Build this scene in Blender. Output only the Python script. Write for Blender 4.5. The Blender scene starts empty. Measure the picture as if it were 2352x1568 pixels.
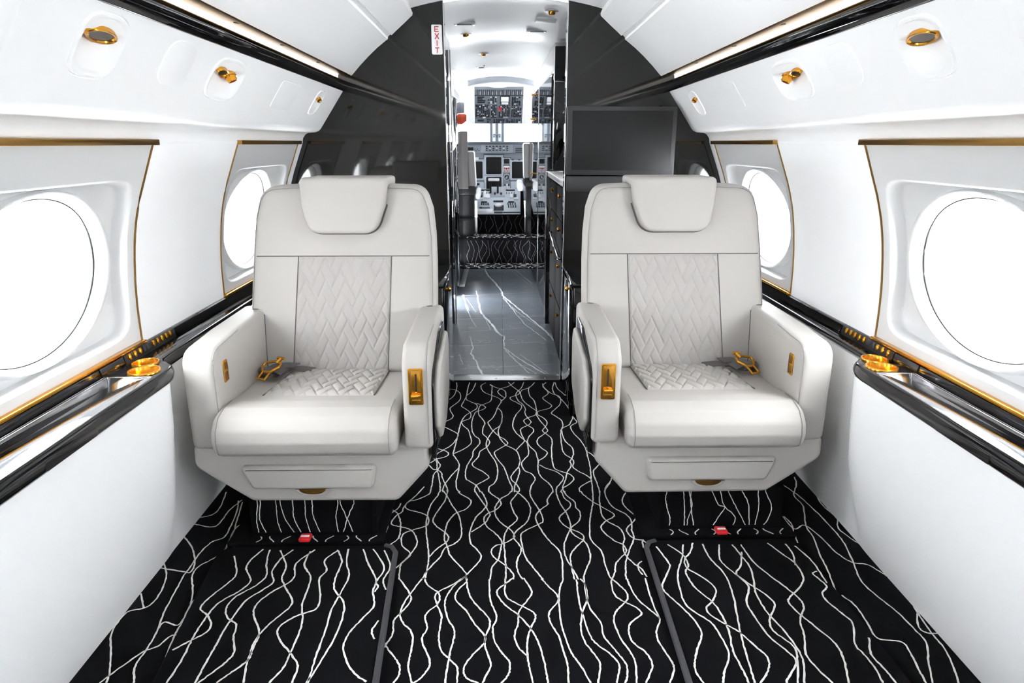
import bpy, bmesh, math, random
from mathutils import Vector, Matrix
C = bpy.context.scene.collection
SC = bpy.context.scene
random.seed(7)
PI = math.pi

# ------------------------------------------------------------------ camera, sky, exposure
cam_data = bpy.data.cameras.new('camera')
cam_data.sensor_width = 36.0
cam_data.lens = 1550.0 / 2352.0 * 36.0
cam_data.clip_start = 0.02
cam = bpy.data.objects.new('camera', cam_data)
C.objects.link(cam)
cam.location = (-0.03, 0.0, 1.2)
cam.rotation_euler = (math.radians(90 - 16.3935), 0, math.radians(-0.922))
SC.camera = cam

world = bpy.data.worlds.new('overcast_sky')
SC.world = world
world.use_nodes = True
bg = world.node_tree.nodes['Background']
bg.inputs['Color'].default_value = (0.94, 0.97, 1.0, 1)
bg.inputs['Strength'].default_value = 6.0
SC.view_settings.view_transform = 'Standard'
SC.view_settings.look = 'None'
SC.view_settings.gamma = 1.0
SC.view_settings.use_curve_mapping = False
SC.view_settings.exposure = 2.4
SC.cycles.max_bounces = 14
SC.cycles.diffuse_bounces = 9
SC.cycles.glossy_bounces = 6
SC.cycles.transparent_max_bounces = 12
SC.cycles.sample_clamp_indirect = 20.0

COVE = 0.22        # strength of the cove light strips
DOWN = 3.5       # watts of each vestibule spotlight

# ------------------------------------------------------------------ materials
def mat(name, color, rough=0.5, metal=0.0, coat=0.0, ior=1.5, bump=0.0, bscale=300.0, spec=None, noise=0.0, nscale=4.0, emit=None, estr=0.0, sheen=0.0):
    m = bpy.data.materials.new(name)
    m.use_nodes = True
    nt = m.node_tree
    b = nt.nodes['Principled BSDF']
    b.inputs['Base Color'].default_value = (*color, 1)
    b.inputs['Roughness'].default_value = rough
    b.inputs['Metallic'].default_value = metal
    b.inputs['IOR'].default_value = ior
    b.inputs['Coat Weight'].default_value = coat
    b.inputs['Coat Roughness'].default_value = 0.02
    if spec is not None: b.inputs['Specular IOR Level'].default_value = spec
    if sheen: b.inputs['Sheen Weight'].default_value = sheen
    if emit:
        b.inputs['Emission Color'].default_value = (*emit, 1)
        b.inputs['Emission Strength'].default_value = estr
    if bump or noise:
        tc = nt.nodes.new('ShaderNodeTexCoord')
    if bump:
        n = nt.nodes.new('ShaderNodeTexNoise'); n.inputs['Scale'].default_value = bscale; n.inputs['Detail'].default_value = 3
        nt.links.new(tc.outputs['Object'], n.inputs['Vector'])
        bp = nt.nodes.new('ShaderNodeBump'); bp.inputs['Strength'].default_value = bump; bp.inputs['Distance'].default_value = 0.002
        nt.links.new(n.outputs['Fac'], bp.inputs['Height']); nt.links.new(bp.outputs['Normal'], b.inputs['Normal'])
    if noise:
        n2 = nt.nodes.new('ShaderNodeTexNoise'); n2.inputs['Scale'].default_value = nscale; n2.inputs['Detail'].default_value = 5
        nt.links.new(tc.outputs['Object'], n2.inputs['Vector'])
        mx = nt.nodes.new('ShaderNodeMix'); mx.data_type = 'RGBA'
        mx.inputs[6].default_value = (*[c * (1 - noise) for c in color], 1)
        mx.inputs[7].default_value = (*[min(1, c * (1 + noise)) for c in color], 1)
        nt.links.new(n2.outputs['Fac'], mx.inputs[0]); nt.links.new(mx.outputs[2], b.inputs['Base Color'])
    return m

M = {}
M['white'] = mat('white_panel', (0.93, 0.93, 0.93), 0.38, bump=0.02, bscale=500)
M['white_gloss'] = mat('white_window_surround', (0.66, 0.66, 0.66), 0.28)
M['dado'] = mat('white_vinyl', (0.95, 0.952, 0.956), 0.5, bump=0.05, bscale=350)
M['leather'] = mat('cream_leather', (0.425, 0.404, 0.378), 0.6, spec=0.2, bump=0.12, bscale=420)
M['perf'] = mat('perforated_cream_leather', (0.39, 0.37, 0.35), 0.65, spec=0.2, bump=0.35, bscale=900)
M['seam'] = mat('dark_seam', (0.11, 0.105, 0.10), 0.7)
M['mirror'] = mat('polished_inlay', (0.80, 0.83, 0.88), 0.06, metal=1.0)
M['stitch'] = mat('pale_thread', (0.26, 0.25, 0.24), 0.7)
M['lacquer'] = mat('black_lacquer', (0.005, 0.005, 0.0055), 0.03, ior=1.45)
M['bulk'] = mat('charcoal_lacquer', (0.005, 0.0048, 0.0045), 0.045, ior=1.50, bump=0.006, bscale=60)
M['matte'] = mat('matte_black', (0.006, 0.006, 0.0065), 0.7, spec=0.05)
M['ledge'] = mat('black_piano_lacquer', (0.008, 0.008, 0.009), 0.04, ior=1.58)
M['black'] = mat('satin_black', (0.012, 0.012, 0.013), 0.35)
M['gold'] = mat('polished_gold', (0.72, 0.33, 0.03), 0.18, metal=0.85)
M['gold_dark'] = mat('brushed_bronze', (0.42, 0.24, 0.07), 0.3, metal=1.0)
M['chrome'] = mat('chrome', (0.82, 0.82, 0.84), 0.08, metal=1.0)
M['silver'] = mat('brushed_silver', (0.72, 0.71, 0.71), 0.28, metal=1.0)
M['lens'] = mat('smoked_lens', (0.045, 0.03, 0.010), 0.25)
M['carpet'] = mat('black_carpet', (0.004, 0.004, 0.005), 0.95, bump=0.8, bscale=700, spec=0.08, noise=0.5, nscale=9)
M['line'] = mat('ivory_carpet_yarn', (0.74, 0.72, 0.68), 0.9, bump=0.6, bscale=500, spec=0.1)
M['binding'] = mat('charcoal_binding', (0.045, 0.045, 0.05), 0.8, bump=0.3, bscale=600)
M['screen'] = mat('dark_screen', (0.009, 0.009, 0.0095), 0.45, ior=1.35)
M['bezel'] = mat('graphite_bezel', (0.022, 0.022, 0.023), 0.4)
M['red'] = mat('red_plastic', (0.75, 0.02, 0.03), 0.35)
M['orange'] = mat('orange_red_fabric', (0.85, 0.11, 0.05), 0.6)
M['sign'] = mat('sign_white', (0.86, 0.85, 0.84), 0.4)
M['letter'] = mat('sign_red', (0.55, 0.012, 0.03), 0.4)
M['strap'] = mat('grey_webbing', (0.11, 0.102, 0.10), 0.7, bump=0.5, bscale=500)
M['grey'] = mat('cockpit_grey', (0.33, 0.36, 0.40), 0.5)
M['switchboard'] = mat('switchboard_grey', (0.17, 0.19, 0.215), 0.5)
M['greyl'] = mat('cockpit_light_grey', (0.55, 0.59, 0.64), 0.45)
M['greyd'] = mat('cockpit_dark_grey', (0.10, 0.115, 0.13), 0.5)
M['sheep'] = mat('grey_seat_fabric', (0.17, 0.162, 0.158), 0.9, bump=0.6, bscale=200)
M['knob'] = mat('switch_black', (0.02, 0.022, 0.025), 0.4)
M['key'] = mat('switch_pale', (0.75, 0.77, 0.8), 0.4)
M['label'] = mat('placard_white', (0.86, 0.87, 0.88), 0.5)
M['grout'] = mat('dark_grout', (0.03, 0.032, 0.036), 0.8)
M['vein'] = mat('white_marble_vein', (0.72, 0.74, 0.78), 0.25)
M['teal'] = mat('teal_strip', (0.15, 0.45, 0.42), 0.4)
M['cove'] = mat('cove_light', (0.9, 0.9, 0.9), 0.5, emit=(1.0, 0.985, 0.96), estr=COVE)
M['lamp'] = mat('lamp_lens', (0.9, 0.9, 0.9), 0.5, emit=(0.96, 0.98, 1.0), estr=1.0)

def marble():
    m = mat('dark_marble', (0.075, 0.085, 0.10), 0.3)
    nt = m.node_tree; b = nt.nodes['Principled BSDF']
    tc = nt.nodes.new('ShaderNodeTexCoord')
    mp = nt.nodes.new('ShaderNodeMapping'); mp.inputs['Rotation'].default_value = (0, 0, 0.9); mp.inputs['Scale'].default_value = (1.0, 2.0, 1)
    nt.links.new(tc.outputs['Object'], mp.inputs['Vector'])
    n = nt.nodes.new('ShaderNodeTexNoise'); n.inputs['Scale'].default_value = 2.6; n.inputs['Detail'].default_value = 7; n.inputs['Distortion'].default_value = 0.6
    nt.links.new(mp.outputs['Vector'], n.inputs['Vector'])
    r = nt.nodes.new('ShaderNodeValToRGB')
    e = r.color_ramp.elements
    e[0].position = 0.3; e[0].color = (0.075, 0.087, 0.106, 1)
    e[1].position = 0.72; e[1].color = (0.115, 0.131, 0.154, 1)
    nt.links.new(n.outputs['Fac'], r.inputs['Fac'])
    w = nt.nodes.new('ShaderNodeTexNoise'); w.inputs['Scale'].default_value = 1.7; w.inputs['Detail'].default_value = 4
    nt.links.new(mp.outputs['Vector'], w.inputs['Vector'])
    s = nt.nodes.new('ShaderNodeMath'); s.operation = 'SUBTRACT'; s.inputs[1].default_value = 0.5
    a = nt.nodes.new('ShaderNodeMath'); a.operation = 'ABSOLUTE'
    l = nt.nodes.new('ShaderNodeMath'); l.operation = 'LESS_THAN'; l.inputs[1].default_value = 0.0018
    nt.links.new(w.outputs['Fac'], s.inputs[0]); nt.links.new(s.outputs[0], a.inputs[0]); nt.links.new(a.outputs[0], l.inputs[0])
    mx = nt.nodes.new('ShaderNodeMix'); mx.data_type = 'RGBA'; mx.inputs[7].default_value = (0.24, 0.265, 0.30, 1)
    nt.links.new(l.outputs[0], mx.inputs[0]); nt.links.new(r.outputs['Color'], mx.inputs[6])
    nt.links.new(mx.outputs[2], b.inputs['Base Color'])
    return m
M['marble'] = marble()

def glass():
    m = bpy.data.materials.new('window_glass'); m.use_nodes = True
    nt = m.node_tree; nt.nodes.clear()
    o = nt.nodes.new('ShaderNodeOutputMaterial'); t = nt.nodes.new('ShaderNodeBsdfTransparent'); g = nt.nodes.new('ShaderNodeBsdfGlossy')
    t.inputs['Color'].default_value = (0.97, 0.98, 0.985, 1); g.inputs['Roughness'].default_value = 0.02
    f0 = nt.nodes.new('ShaderNodeLayerWeight'); f0.inputs['Blend'].default_value = 0.5
    fp = nt.nodes.new('ShaderNodeMath'); fp.operation = 'POWER'; fp.inputs[1].default_value = 5.0
    nt.links.new(f0.outputs['Facing'], fp.inputs[0])
    f = nt.nodes.new('ShaderNodeMath'); f.operation = 'MULTIPLY_ADD'; f.inputs[1].default_value = 0.7; f.inputs[2].default_value = 0.03
    nt.links.new(fp.outputs[0], f.inputs[0])
    x = nt.nodes.new('ShaderNodeMixShader')
    nt.links.new(f.outputs[0], x.inputs[0]); nt.links.new(t.outputs[0], x.inputs[1]); nt.links.new(g.outputs[0], x.inputs[2]); nt.links.new(x.outputs[0], o.inputs[0])
    return m
M['glass'] = glass()

# ------------------------------------------------------------------ helpers
SGN = 1            # +1 builds as given, -1 mirrors x (right-hand copies)
def V(x, y, z): return Vector((SGN * x, y, z))

def obj(name, bm, m, parent=None, angle=40, solid=True):
    if solid: bmesh.ops.recalc_face_normals(bm, faces=bm.faces)
    me = bpy.data.meshes.new(name)
    bm.to_mesh(me); bm.free()
    me.materials.append(M[m] if isinstance(m, str) else m)
    for p in me.polygons: p.use_smooth = True
    me.set_sharp_from_angle(angle=math.radians(angle))
    o = bpy.data.objects.new(name, me); C.objects.link(o)
    if parent is not None: o.parent = parent
    return o

def tag(o, label=None, cat=None, group=None, kind=None):
    if label: o['label'] = label
    if cat: o['category'] = cat
    if group: o['group'] = group
    if kind: o['kind'] = kind
    return o

def empty(name, label, cat, group=None, loc=(0, 0, 0)):
    o = bpy.data.objects.new(name, None); C.objects.link(o); o.location = loc
    o.empty_display_size = 0.05
    return tag(o, label, cat, group)

def struct(name, bm, m, angle=40, solid=False):
    o = obj(name, bm, m, None, angle, solid); o['kind'] = 'structure'; return o

def NB(): return bmesh.new()

def box(bm, x0, x1, y0, y1, z0, z1, r=0.0, seg=2):
    vs = [bm.verts.new(V(x, y, z)) for x in (x0, x1) for y in (y0, y1) for z in (z0, z1)]
    F = [(0, 1, 3, 2), (4, 6, 7, 5), (0, 4, 5, 1), (2, 3, 7, 6), (0, 2, 6, 4), (1, 5, 7, 3)]
    fs = [bm.faces.new([vs[i] for i in f]) for f in F]
    if r > 0:
        es = list({e for f in fs for e in f.edges})
        bmesh.ops.bevel(bm, geom=es, offset=r, segments=seg, profile=0.5, affect='EDGES')
    return bm

def bbox(*a, **k): return box(NB(), *a, **k)

def loft(bm, loops, close=True, cap0=False, cap1=False):
    L = [[bm.verts.new(p) for p in lp] for lp in loops]
    n = len(L[0])
    for a, b in zip(L[:-1], L[1:]):
        for i in range(n if close else n - 1):
            j = (i + 1) % n
            try: bm.faces.new((a[i], a[j], b[j], b[i]))
            except ValueError: pass
    if cap0: bm.faces.new(list(reversed(L[0])))
    if cap1: bm.faces.new(L[-1])
    return bm

def fillet(pts, rad, n=6):
    """polygon with rounded corners; rad is one radius or one per corner"""
    out = []; N = len(pts)
    if not isinstance(rad, (list, tuple)): rad = [rad] * N
    for i in range(N):
        p = Vector(pts[i]); a = Vector(pts[i - 1]); b = Vector(pts[(i + 1) % N]); r = rad[i]
        if r <= 0: out.append(tuple(p)); continue
        d1 = (a - p).normalized(); d2 = (b - p).normalized()
        ang = d1.angle(d2)
        t = min(r / math.tan(ang / 2), 0.48 * (a - p).length, 0.48 * (b - p).length)
        p1 = p + d1 * t; p2 = p + d2 * t
        for k in range(n + 1):
            s = k / n
            q = p1 * (1 - s) ** 2 + p * 2 * s * (1 - s) * 0.93 + (p1 + p2) * 0.5 * 2 * s * (1 - s) * 0.07 + p2 * s ** 2
            out.append(tuple(q))
    return out

def area2(p): return sum(p[i][0] * p[(i + 1) % len(p)][1] - p[(i + 1) % len(p)][0] * p[i][1] for i in range(len(p)))

def inset(pts, e):
    n = len(pts); s = 1 if area2(pts) > 0 else -1; out = []
    for i in range(n):
        a = Vector(pts[i - 1]); p = Vector(pts[i]); b = Vector(pts[(i + 1) % n])
        d1 = (p - a); d2 = (b - p)
        d1 = d1.normalized() if d1.length > 1e-9 else d2.normalized()
        d2 = d2.normalized() if d2.length > 1e-9 else d1
        n1 = Vector((-d1.y, d1.x)) * s; n2 = Vector((-d2.y, d2.x)) * s
        nn = n1 + n2
        if nn.length < 1e-6: nn = n1
        nn.normalize(); c = max(0.5, nn.dot(n1))
        out.append(tuple(p + nn * (e / c)))
    return out

def padded(bm, outline, d0, d1, r, fn, seg=5, r0=None, crown=0.0):
    """prism of an outline between depths d0 (back) and d1 (front), both rims rounded; fn(a,b,d)->point"""
    r0 = r if r0 is None else r0
    sg = 1 if d1 > d0 else -1
    loops = []
    for k in range(seg + 1):
        a = PI / 2 * k / seg
        o = inset(outline, r0 * (1 - math.sin(a))); loops.append([fn(q[0], q[1], d0 + sg * r0 * (1 - math.cos(a))) for q in o])
    for k in range(seg + 1):
        a = PI / 2 * (1 - k / seg)
        o = inset(outline, r * (1 - math.sin(a))); loops.append([fn(q[0], q[1], d1 - sg * r * (1 - math.cos(a))) for q in o])
    if crown:
        for f in (1.5, 2.2, 3.0):
            o = inset(outline, r * f); loops.append([fn(q[0], q[1], d1 + sg * crown * (f - 1) / 2.0) for q in o])
    loft(bm, loops, True, True, True)
    return bm

def tube(bm, path, r, n=8, closed=False):
    P = [Vector(p) for p in path]; N = len(P); loops = []
    up = Vector((0, 0, 1))
    for i in range(N):
        t = (P[(i + 1) % N] - P[i - 1]) if closed else (P[min(i + 1, N - 1)] - P[max(i - 1, 0)])
        t.normalize()
        u = up if abs(t.dot(up)) < 0.95 else Vector((1, 0, 0))
        a = t.cross(u).normalized(); b = t.cross(a)
        loops.append([P[i] + (a * math.cos(2 * PI * k / n) + b * math.sin(2 * PI * k / n)) * r for k in range(n)])
    if closed: loops.append(loops[0])
    loft(bm, loops, True, not closed, not closed)
    return bm

def sheet(bm, prof, ys, taper=True):
    """extrude an (x, z) profile along y"""
    L = [[bm.verts.new(V(x, y, z + (rise(y, z) if taper else 0))) for x, z in prof] for y in ys]
    for a, b in zip(L[:-1], L[1:]):
        for i in range(len(prof) - 1): bm.faces.new((a[i], a[i + 1], b[i + 1], b[i]))
    return bm

def disc(bm, c, ax, bx, n=24, close_to=None):
    c = Vector(c); ax = Vector(ax); bx = Vector(bx)
    vs = [bm.verts.new(c + ax * math.cos(2 * PI * k / n) + bx * math.sin(2 * PI * k / n)) for k in range(n)]
    bm.faces.new(vs); return bm

def cut(o, cutters):
    cs = []
    for c in cutters:
        k = obj('cutter', c, 'gold'); cs.append(k)
        md = o.modifiers.new('cut', 'BOOLEAN'); md.operation = 'DIFFERENCE'; md.solver = 'EXACT'; md.object = k
    bpy.context.view_layer.update()
    me = bpy.data.meshes.new_from_object(o.evaluated_get(bpy.context.evaluated_depsgraph_get()))
    o.modifiers.clear(); o.data = me
    for p in me.polygons: p.use_smooth = True
    me.set_sharp_from_angle(angle=math.radians(40))
    for k in cs: bpy.data.objects.remove(k, do_unlink=True)

def ring_loops(c, ax, bx, nx, spec, n=28):
    """loops of scaled ellipses: spec = [(scale, height along nx)]"""
    c = Vector(c); ax = Vector(ax); bx = Vector(bx); nx = Vector(nx)
    return [[c + (ax * math.cos(2 * PI * k / n) + bx * math.sin(2 * PI * k / n)) * s + nx * h for k in range(n)] for s, h in spec]

YB = 3.342         # cabin face of the forward bulkhead
YA = -2.7          # aft end of the cabin
def rise(y, z): return 0.010 * (YB - y) * max(0.0, min(1.0, (z - 1.2) / 0.25)) if y < YB else 0.0

WZ = [(0.56, 1.078), (0.64, 1.080), (0.70, 1.0795), (0.75, 1.078), (0.81, 1.074), (0.877, 1.066), (0.94, 1.056), (1.0, 1.042), (1.06, 1.022), (1.12, 0.998), (1.2, 0.966), (1.25, 0.945)]
def wallx(z):
    if z <= WZ[0][0]: return WZ[0][1]
    for (a, xa), (b, xb) in zip(WZ[:-1], WZ[1:]):
        if z <= b: return xa + (xb - xa) * (z - a) / (b - a)
    return WZ[-1][1]
SIDES = (('left', -1), ('right', 1))

# ------------------------------------------------------------------ floor, walls, ceiling
bm = NB()
box(bm, -1.16, 1.18, YA, 3.345, -0.06, 0.0)
floor = struct('floor', bm, 'carpet', solid=True)

WIN_C = [2.89, 1.535, 0.18, -1.175, -2.53][:4]
HW = 0.372
ys_cabin = [YA + (YB - YA) * i / 12 for i in range(13)]
for side, s in SIDES:
    SGN = s
    # upper side wall between the window surrounds
    bm = NB()
    zs = [0.56 + (1.205 - 0.56) * i / 14 for i in range(15)]
    edges = [YA] + [v for c in reversed(WIN_C) for v in (c - HW, c + HW)] + [YB]
    for a, b in zip(edges[0::2], edges[1::2]): sheet(bm, [(wallx(z), z) for z in zs], [a, b], False)
    # narrow strips above and below every surround
    for c in WIN_C:
        sheet(bm, [(wallx(z), z) for z in (0.56, 0.60, 0.648)], [c - HW, c + HW], False)
    # dado: bellied lower lining that steps back beside the chairs
    A = [(0.935, 0.60), (0.940, 0.56), (0.946, 0.45), (0.958, 0.32), (0.982, 0.17), (1.015, 0.06), (1.036, 0.0)]
    B = [(0.992, 0.60), (0.996, 0.56), (1.003, 0.45), (1.012, 0.32), (1.024, 0.17), (1.034, 0.06), (1.040, 0.0)]
    off = 0.012 if s > 0 else 0.0
    secs = [(YA, 0), (0.0, 0), (1.70, 0), (1.745, 0.03), (1.775, 0.16), (1.795, 0.42), (1.812, 0.75), (1.83, 0.95), (1.86, 1.0), (2.4, 1.0), (YB, 1.0)]
    L = [[bm.verts.new(V(xa + (xb - xa) * t + off + (0.03 * (z < 0.3) * (0.3 - z) / 0.3 if s > 0 else 0), y, z)) for (xa, z), (xb, _) in zip(A, B)] for y, t in secs]
    for a, b in zip(L[:-1], L[1:]):
        for i in range(len(A) - 1): bm.faces.new((a[i], a[i + 1], b[i + 1], b[i]))
    struct('wall_' + side, bm, 'dado', 50)
SGN = 1

# centre ceiling with the stand-off lining panels on either side
bm = NB()
arc = [(-0.47 + 0.94 * i / 16, 1.838 - 0.30 * (-0.47 + 0.94 * i / 16) ** 2) for i in range(17)]
sheet(bm, arc, ys_cabin)
ceiling = struct('ceiling', bm, 'white')
for side, s in SIDES:
    SGN = s
    bm = NB()
    sheet(bm, [(0.436, 1.79), (0.424, 1.762), (0.426, 1.752), (0.434, 1.745), (0.47, 1.714), (0.505, 1.685), (0.523, 1.669), (0.528, 1.672)], ys_cabin)
    sheet(bm, [(0.528, 1.672), (0.534, 1.668), (0.540, 1.662), (0.5405, 1.654)], ys_cabin)
    o = obj('ceiling_panel', bm, 'white', ceiling, 35, False)
    bm = NB()
    sheet(bm, [(0.541, 1.660), (0.542, 1.652), (0.550, 1.647), (0.59, 1.617), (0.632, 1.581), (0.675, 1.540), (0.708, 1.505), (0.717, 1.497), (0.722, 1.498)], ys_cabin)
    obj('ceiling_panel', bm, 'white', ceiling, 35, False)
SGN = 1

# cove strip, gold edge strip and black rail along each side
tn = 0
for side, s in SIDES:
    SGN = s
    bm = NB(); sheet(bm, [(0.764, 1.501), (0.772, 1.504), (0.778, 1.501), (0.779, 1.478), (0.772, 1.472)], [YA] + [YB - 0.05, YB]); tn += 1
    struct('trim_%d' % tn, bm, 'cove')
    bm = NB(); sheet(bm, [(0.715, 1.4968), (0.720, 1.4950), (0.764, 1.4985), (0.766, 1.503)], ys_cabin); tn += 1
    tr = struct('trim_%d' % tn, bm, 'gold_dark')
    for i, y in enumerate([0.3, 0.95, 1.6, 2.0, 2.4, 2.85]):
        z = 1.496 + rise(y, 1.5)
        obj('clip', bbox(0.738, 0.746, y - 0.010, y + 0.010, z - 0.0005, z + 0.008), 'black', tr)
    bm = NB(); sheet(bm, [(0.772, 1.474), (0.764, 1.481), (0.752, 1.478), (0.743, 1.466), (0.741, 1.452), (0.745, 1.440), (0.752, 1.432), (0.760, 1.430)], ys_cabin); tn += 1
    struct('trim_%d' % tn, bm, 'lacquer', 60)
SGN = 1

# ------------------------------------------------------------------ forward bulkhead, aft wall
prof_out = [(0.44, 1.80), (0.55, 1.68), (0.64, 1.60), (0.73, 1.53), (0.80, 1.53), (0.80, 1.42), (0.90, 1.285), (0.985, 1.24), (1.03, 1.12), (1.08, 0.95), (1.10, 0.75), (1.10, 0.55), (1.10, 0.0)]
for side, s, dx in (('front_left', -1, 0.285), ('front_right', 1, 0.276)):
    SGN = s
    bm = NB()
    P = [(dx, 0.0), (dx, 1.845)] + prof_out
    a = [bm.verts.new(V(x, YB, z)) for x, z in P]; b = [bm.verts.new(V(x, YB + 0.06, z)) for x, z in P]
    bm.faces.new(a); bm.faces.new(list(reversed(b)))
    for i in range(len(P)): bm.faces.new((a[i], a[(i + 1) % len(P)], b[(i + 1) % len(P)], b[i]))
    struct('wall_' + side, bm, 'bulk', solid=True)
SGN = 1
bm = NB()
P = [(-x, z) for x, z in prof_out] + [(x, z) for x, z in reversed(prof_out)]
a = [bm.verts.new(V(x, YA, z)) for x, z in P]; bm.faces.new(a)
struct('wall_back', bm, 'white')

# doorway trim: bright edge strips, threshold
for k, (x, w) in enumerate(((-0.2885, 0.0045), (0.2755, 0.0045))):
    struct('trim_%d' % (7 + k), bbox(x, x + w, YB - 0.006, YB + 0.002, 0.0, 1.83, r=0.0015), 'chrome', solid=True)
th = struct('door_1', bbox(-0.283, 0.276, YB - 0.004, YB + 0.085, 0.0, 0.010, r=0.003), 'silver', solid=True)
for x in (-0.19, -0.06, 0.09, 0.2):
    obj('screw', loft(NB(), ring_loops((x, YB + 0.01, 0.0105), (0.006, 0, 0), (0, 0.006, 0), (0, 0, 1), [(1, -0.002), (1, 0.001), (0.6, 0.002)], 10), True, False, True), 'chrome', th)

# ------------------------------------------------------------------ windows
NW = 120
def superell(hy, hz, e):
    out = []
    for k in range(NW):
        t = 2 * PI * k / NW; c, s_ = math.cos(t), math.sin(t)
        r = (abs(c / hy) ** e + abs(s_ / hz) ** e) ** (-1.0 / e)
        out.append((r * c, r * s_))
    return out
def rect_loop(hy, zl, zh):
    out = []
    for k in range(NW):
        t = 2 * PI * k / NW; c, s_ = math.cos(t), math.sin(t)
        r = min(hy / abs(c) if abs(c) > 1e-6 else 9, (zh if s_ > 0 else zl) / abs(s_) if abs(s_) > 1e-6 else 9)
        out.append([r * c, r * s_])
    for cy, cz in ((hy, zh), (-hy, zh), (-hy, -zl), (hy, -zl)):
        i = min(range(NW), key=lambda q: (out[q][0] - cy) ** 2 + (out[q][1] - cz) ** 2); out[i] = [cy, cz]
    return out
ZC = 0.892
wn = 0
for side, s in SIDES:
    SGN = s
    for c in WIN_C:
        wn += 1
        spec = [(rect_loop(HW, ZC - 0.648, 1.196 - ZC), 0.0), (superell(0.337, 0.219, 9), 0.0), (superell(0.333, 0.215, 9), 0.002), (superell(0.329, 0.2125, 9), 0.010),
                (superell(0.326, 0.2105, 9), 0.034), (superell(0.322, 0.2085, 8), 0.040), (superell(0.310, 0.2070, 2.1), 0.041), (superell(0.304, 0.2058, 2), 0.031), (superell(0.297, 0.2035, 2), 0.024), (superell(0.289, 0.2005, 2), 0.0225),
                (superell(0.281, 0.197, 2), 0.026), (superell(0.276, 0.194, 2), 0.031), (superell(0.270, 0.191, 2), 0.039), (superell(0.264, 0.1885, 2), 0.049), (superell(0.262, 0.1875, 2), 0.052), (superell(0.243, 0.175, 2), 0.062), (superell(0.243, 0.175, 2), 0.076)]
        loops = [[V(wallx(ZC + z) + d, c + y, ZC + z) for y, z in lp] for lp, d in spec]
        bm = loft(NB(), loops, True)
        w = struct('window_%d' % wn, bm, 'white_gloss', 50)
        bm = NB()
        lp = superell(0.2435, 0.1755, 2)
        bm.faces.new([bm.verts.new(V(wallx(ZC) * 0.35 + wallx(ZC + z) * 0.65 + 0.070, c + y, ZC + z)) for y, z in lp])
        obj('pane', bm, 'glass', w, solid=False)
        bm = tube(NB(), [V(wallx(ZC + z) + 0.0505, c + y, ZC + z) for y, z in superell(0.2628, 0.1880, 2)], 0.0020, 6, True)
        obj('seal', bm, 'black', w)
        for e in (-1, 1):
            bm = tube(NB(), [V(wallx(z) - 0.001, c + e * HW, z) for z in [0.648 + 0.548 * i / 16 for i in range(17)]], 0.0032, 6)
            obj('gold_trim', bm, 'gold_dark', w)
        obj('gold_trim', bbox(0.948, 0.976, c - HW - 0.004, c + HW + 0.004, 1.194, 1.209, r=0.002), 'gold_dark', w)
        obj('gold_trim', bbox(1.066, 1.084, c - HW - 0.004, c + HW + 0.004, 0.6415, 0.6505, r=0.002), 'gold', w)
SGN = 1

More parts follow.
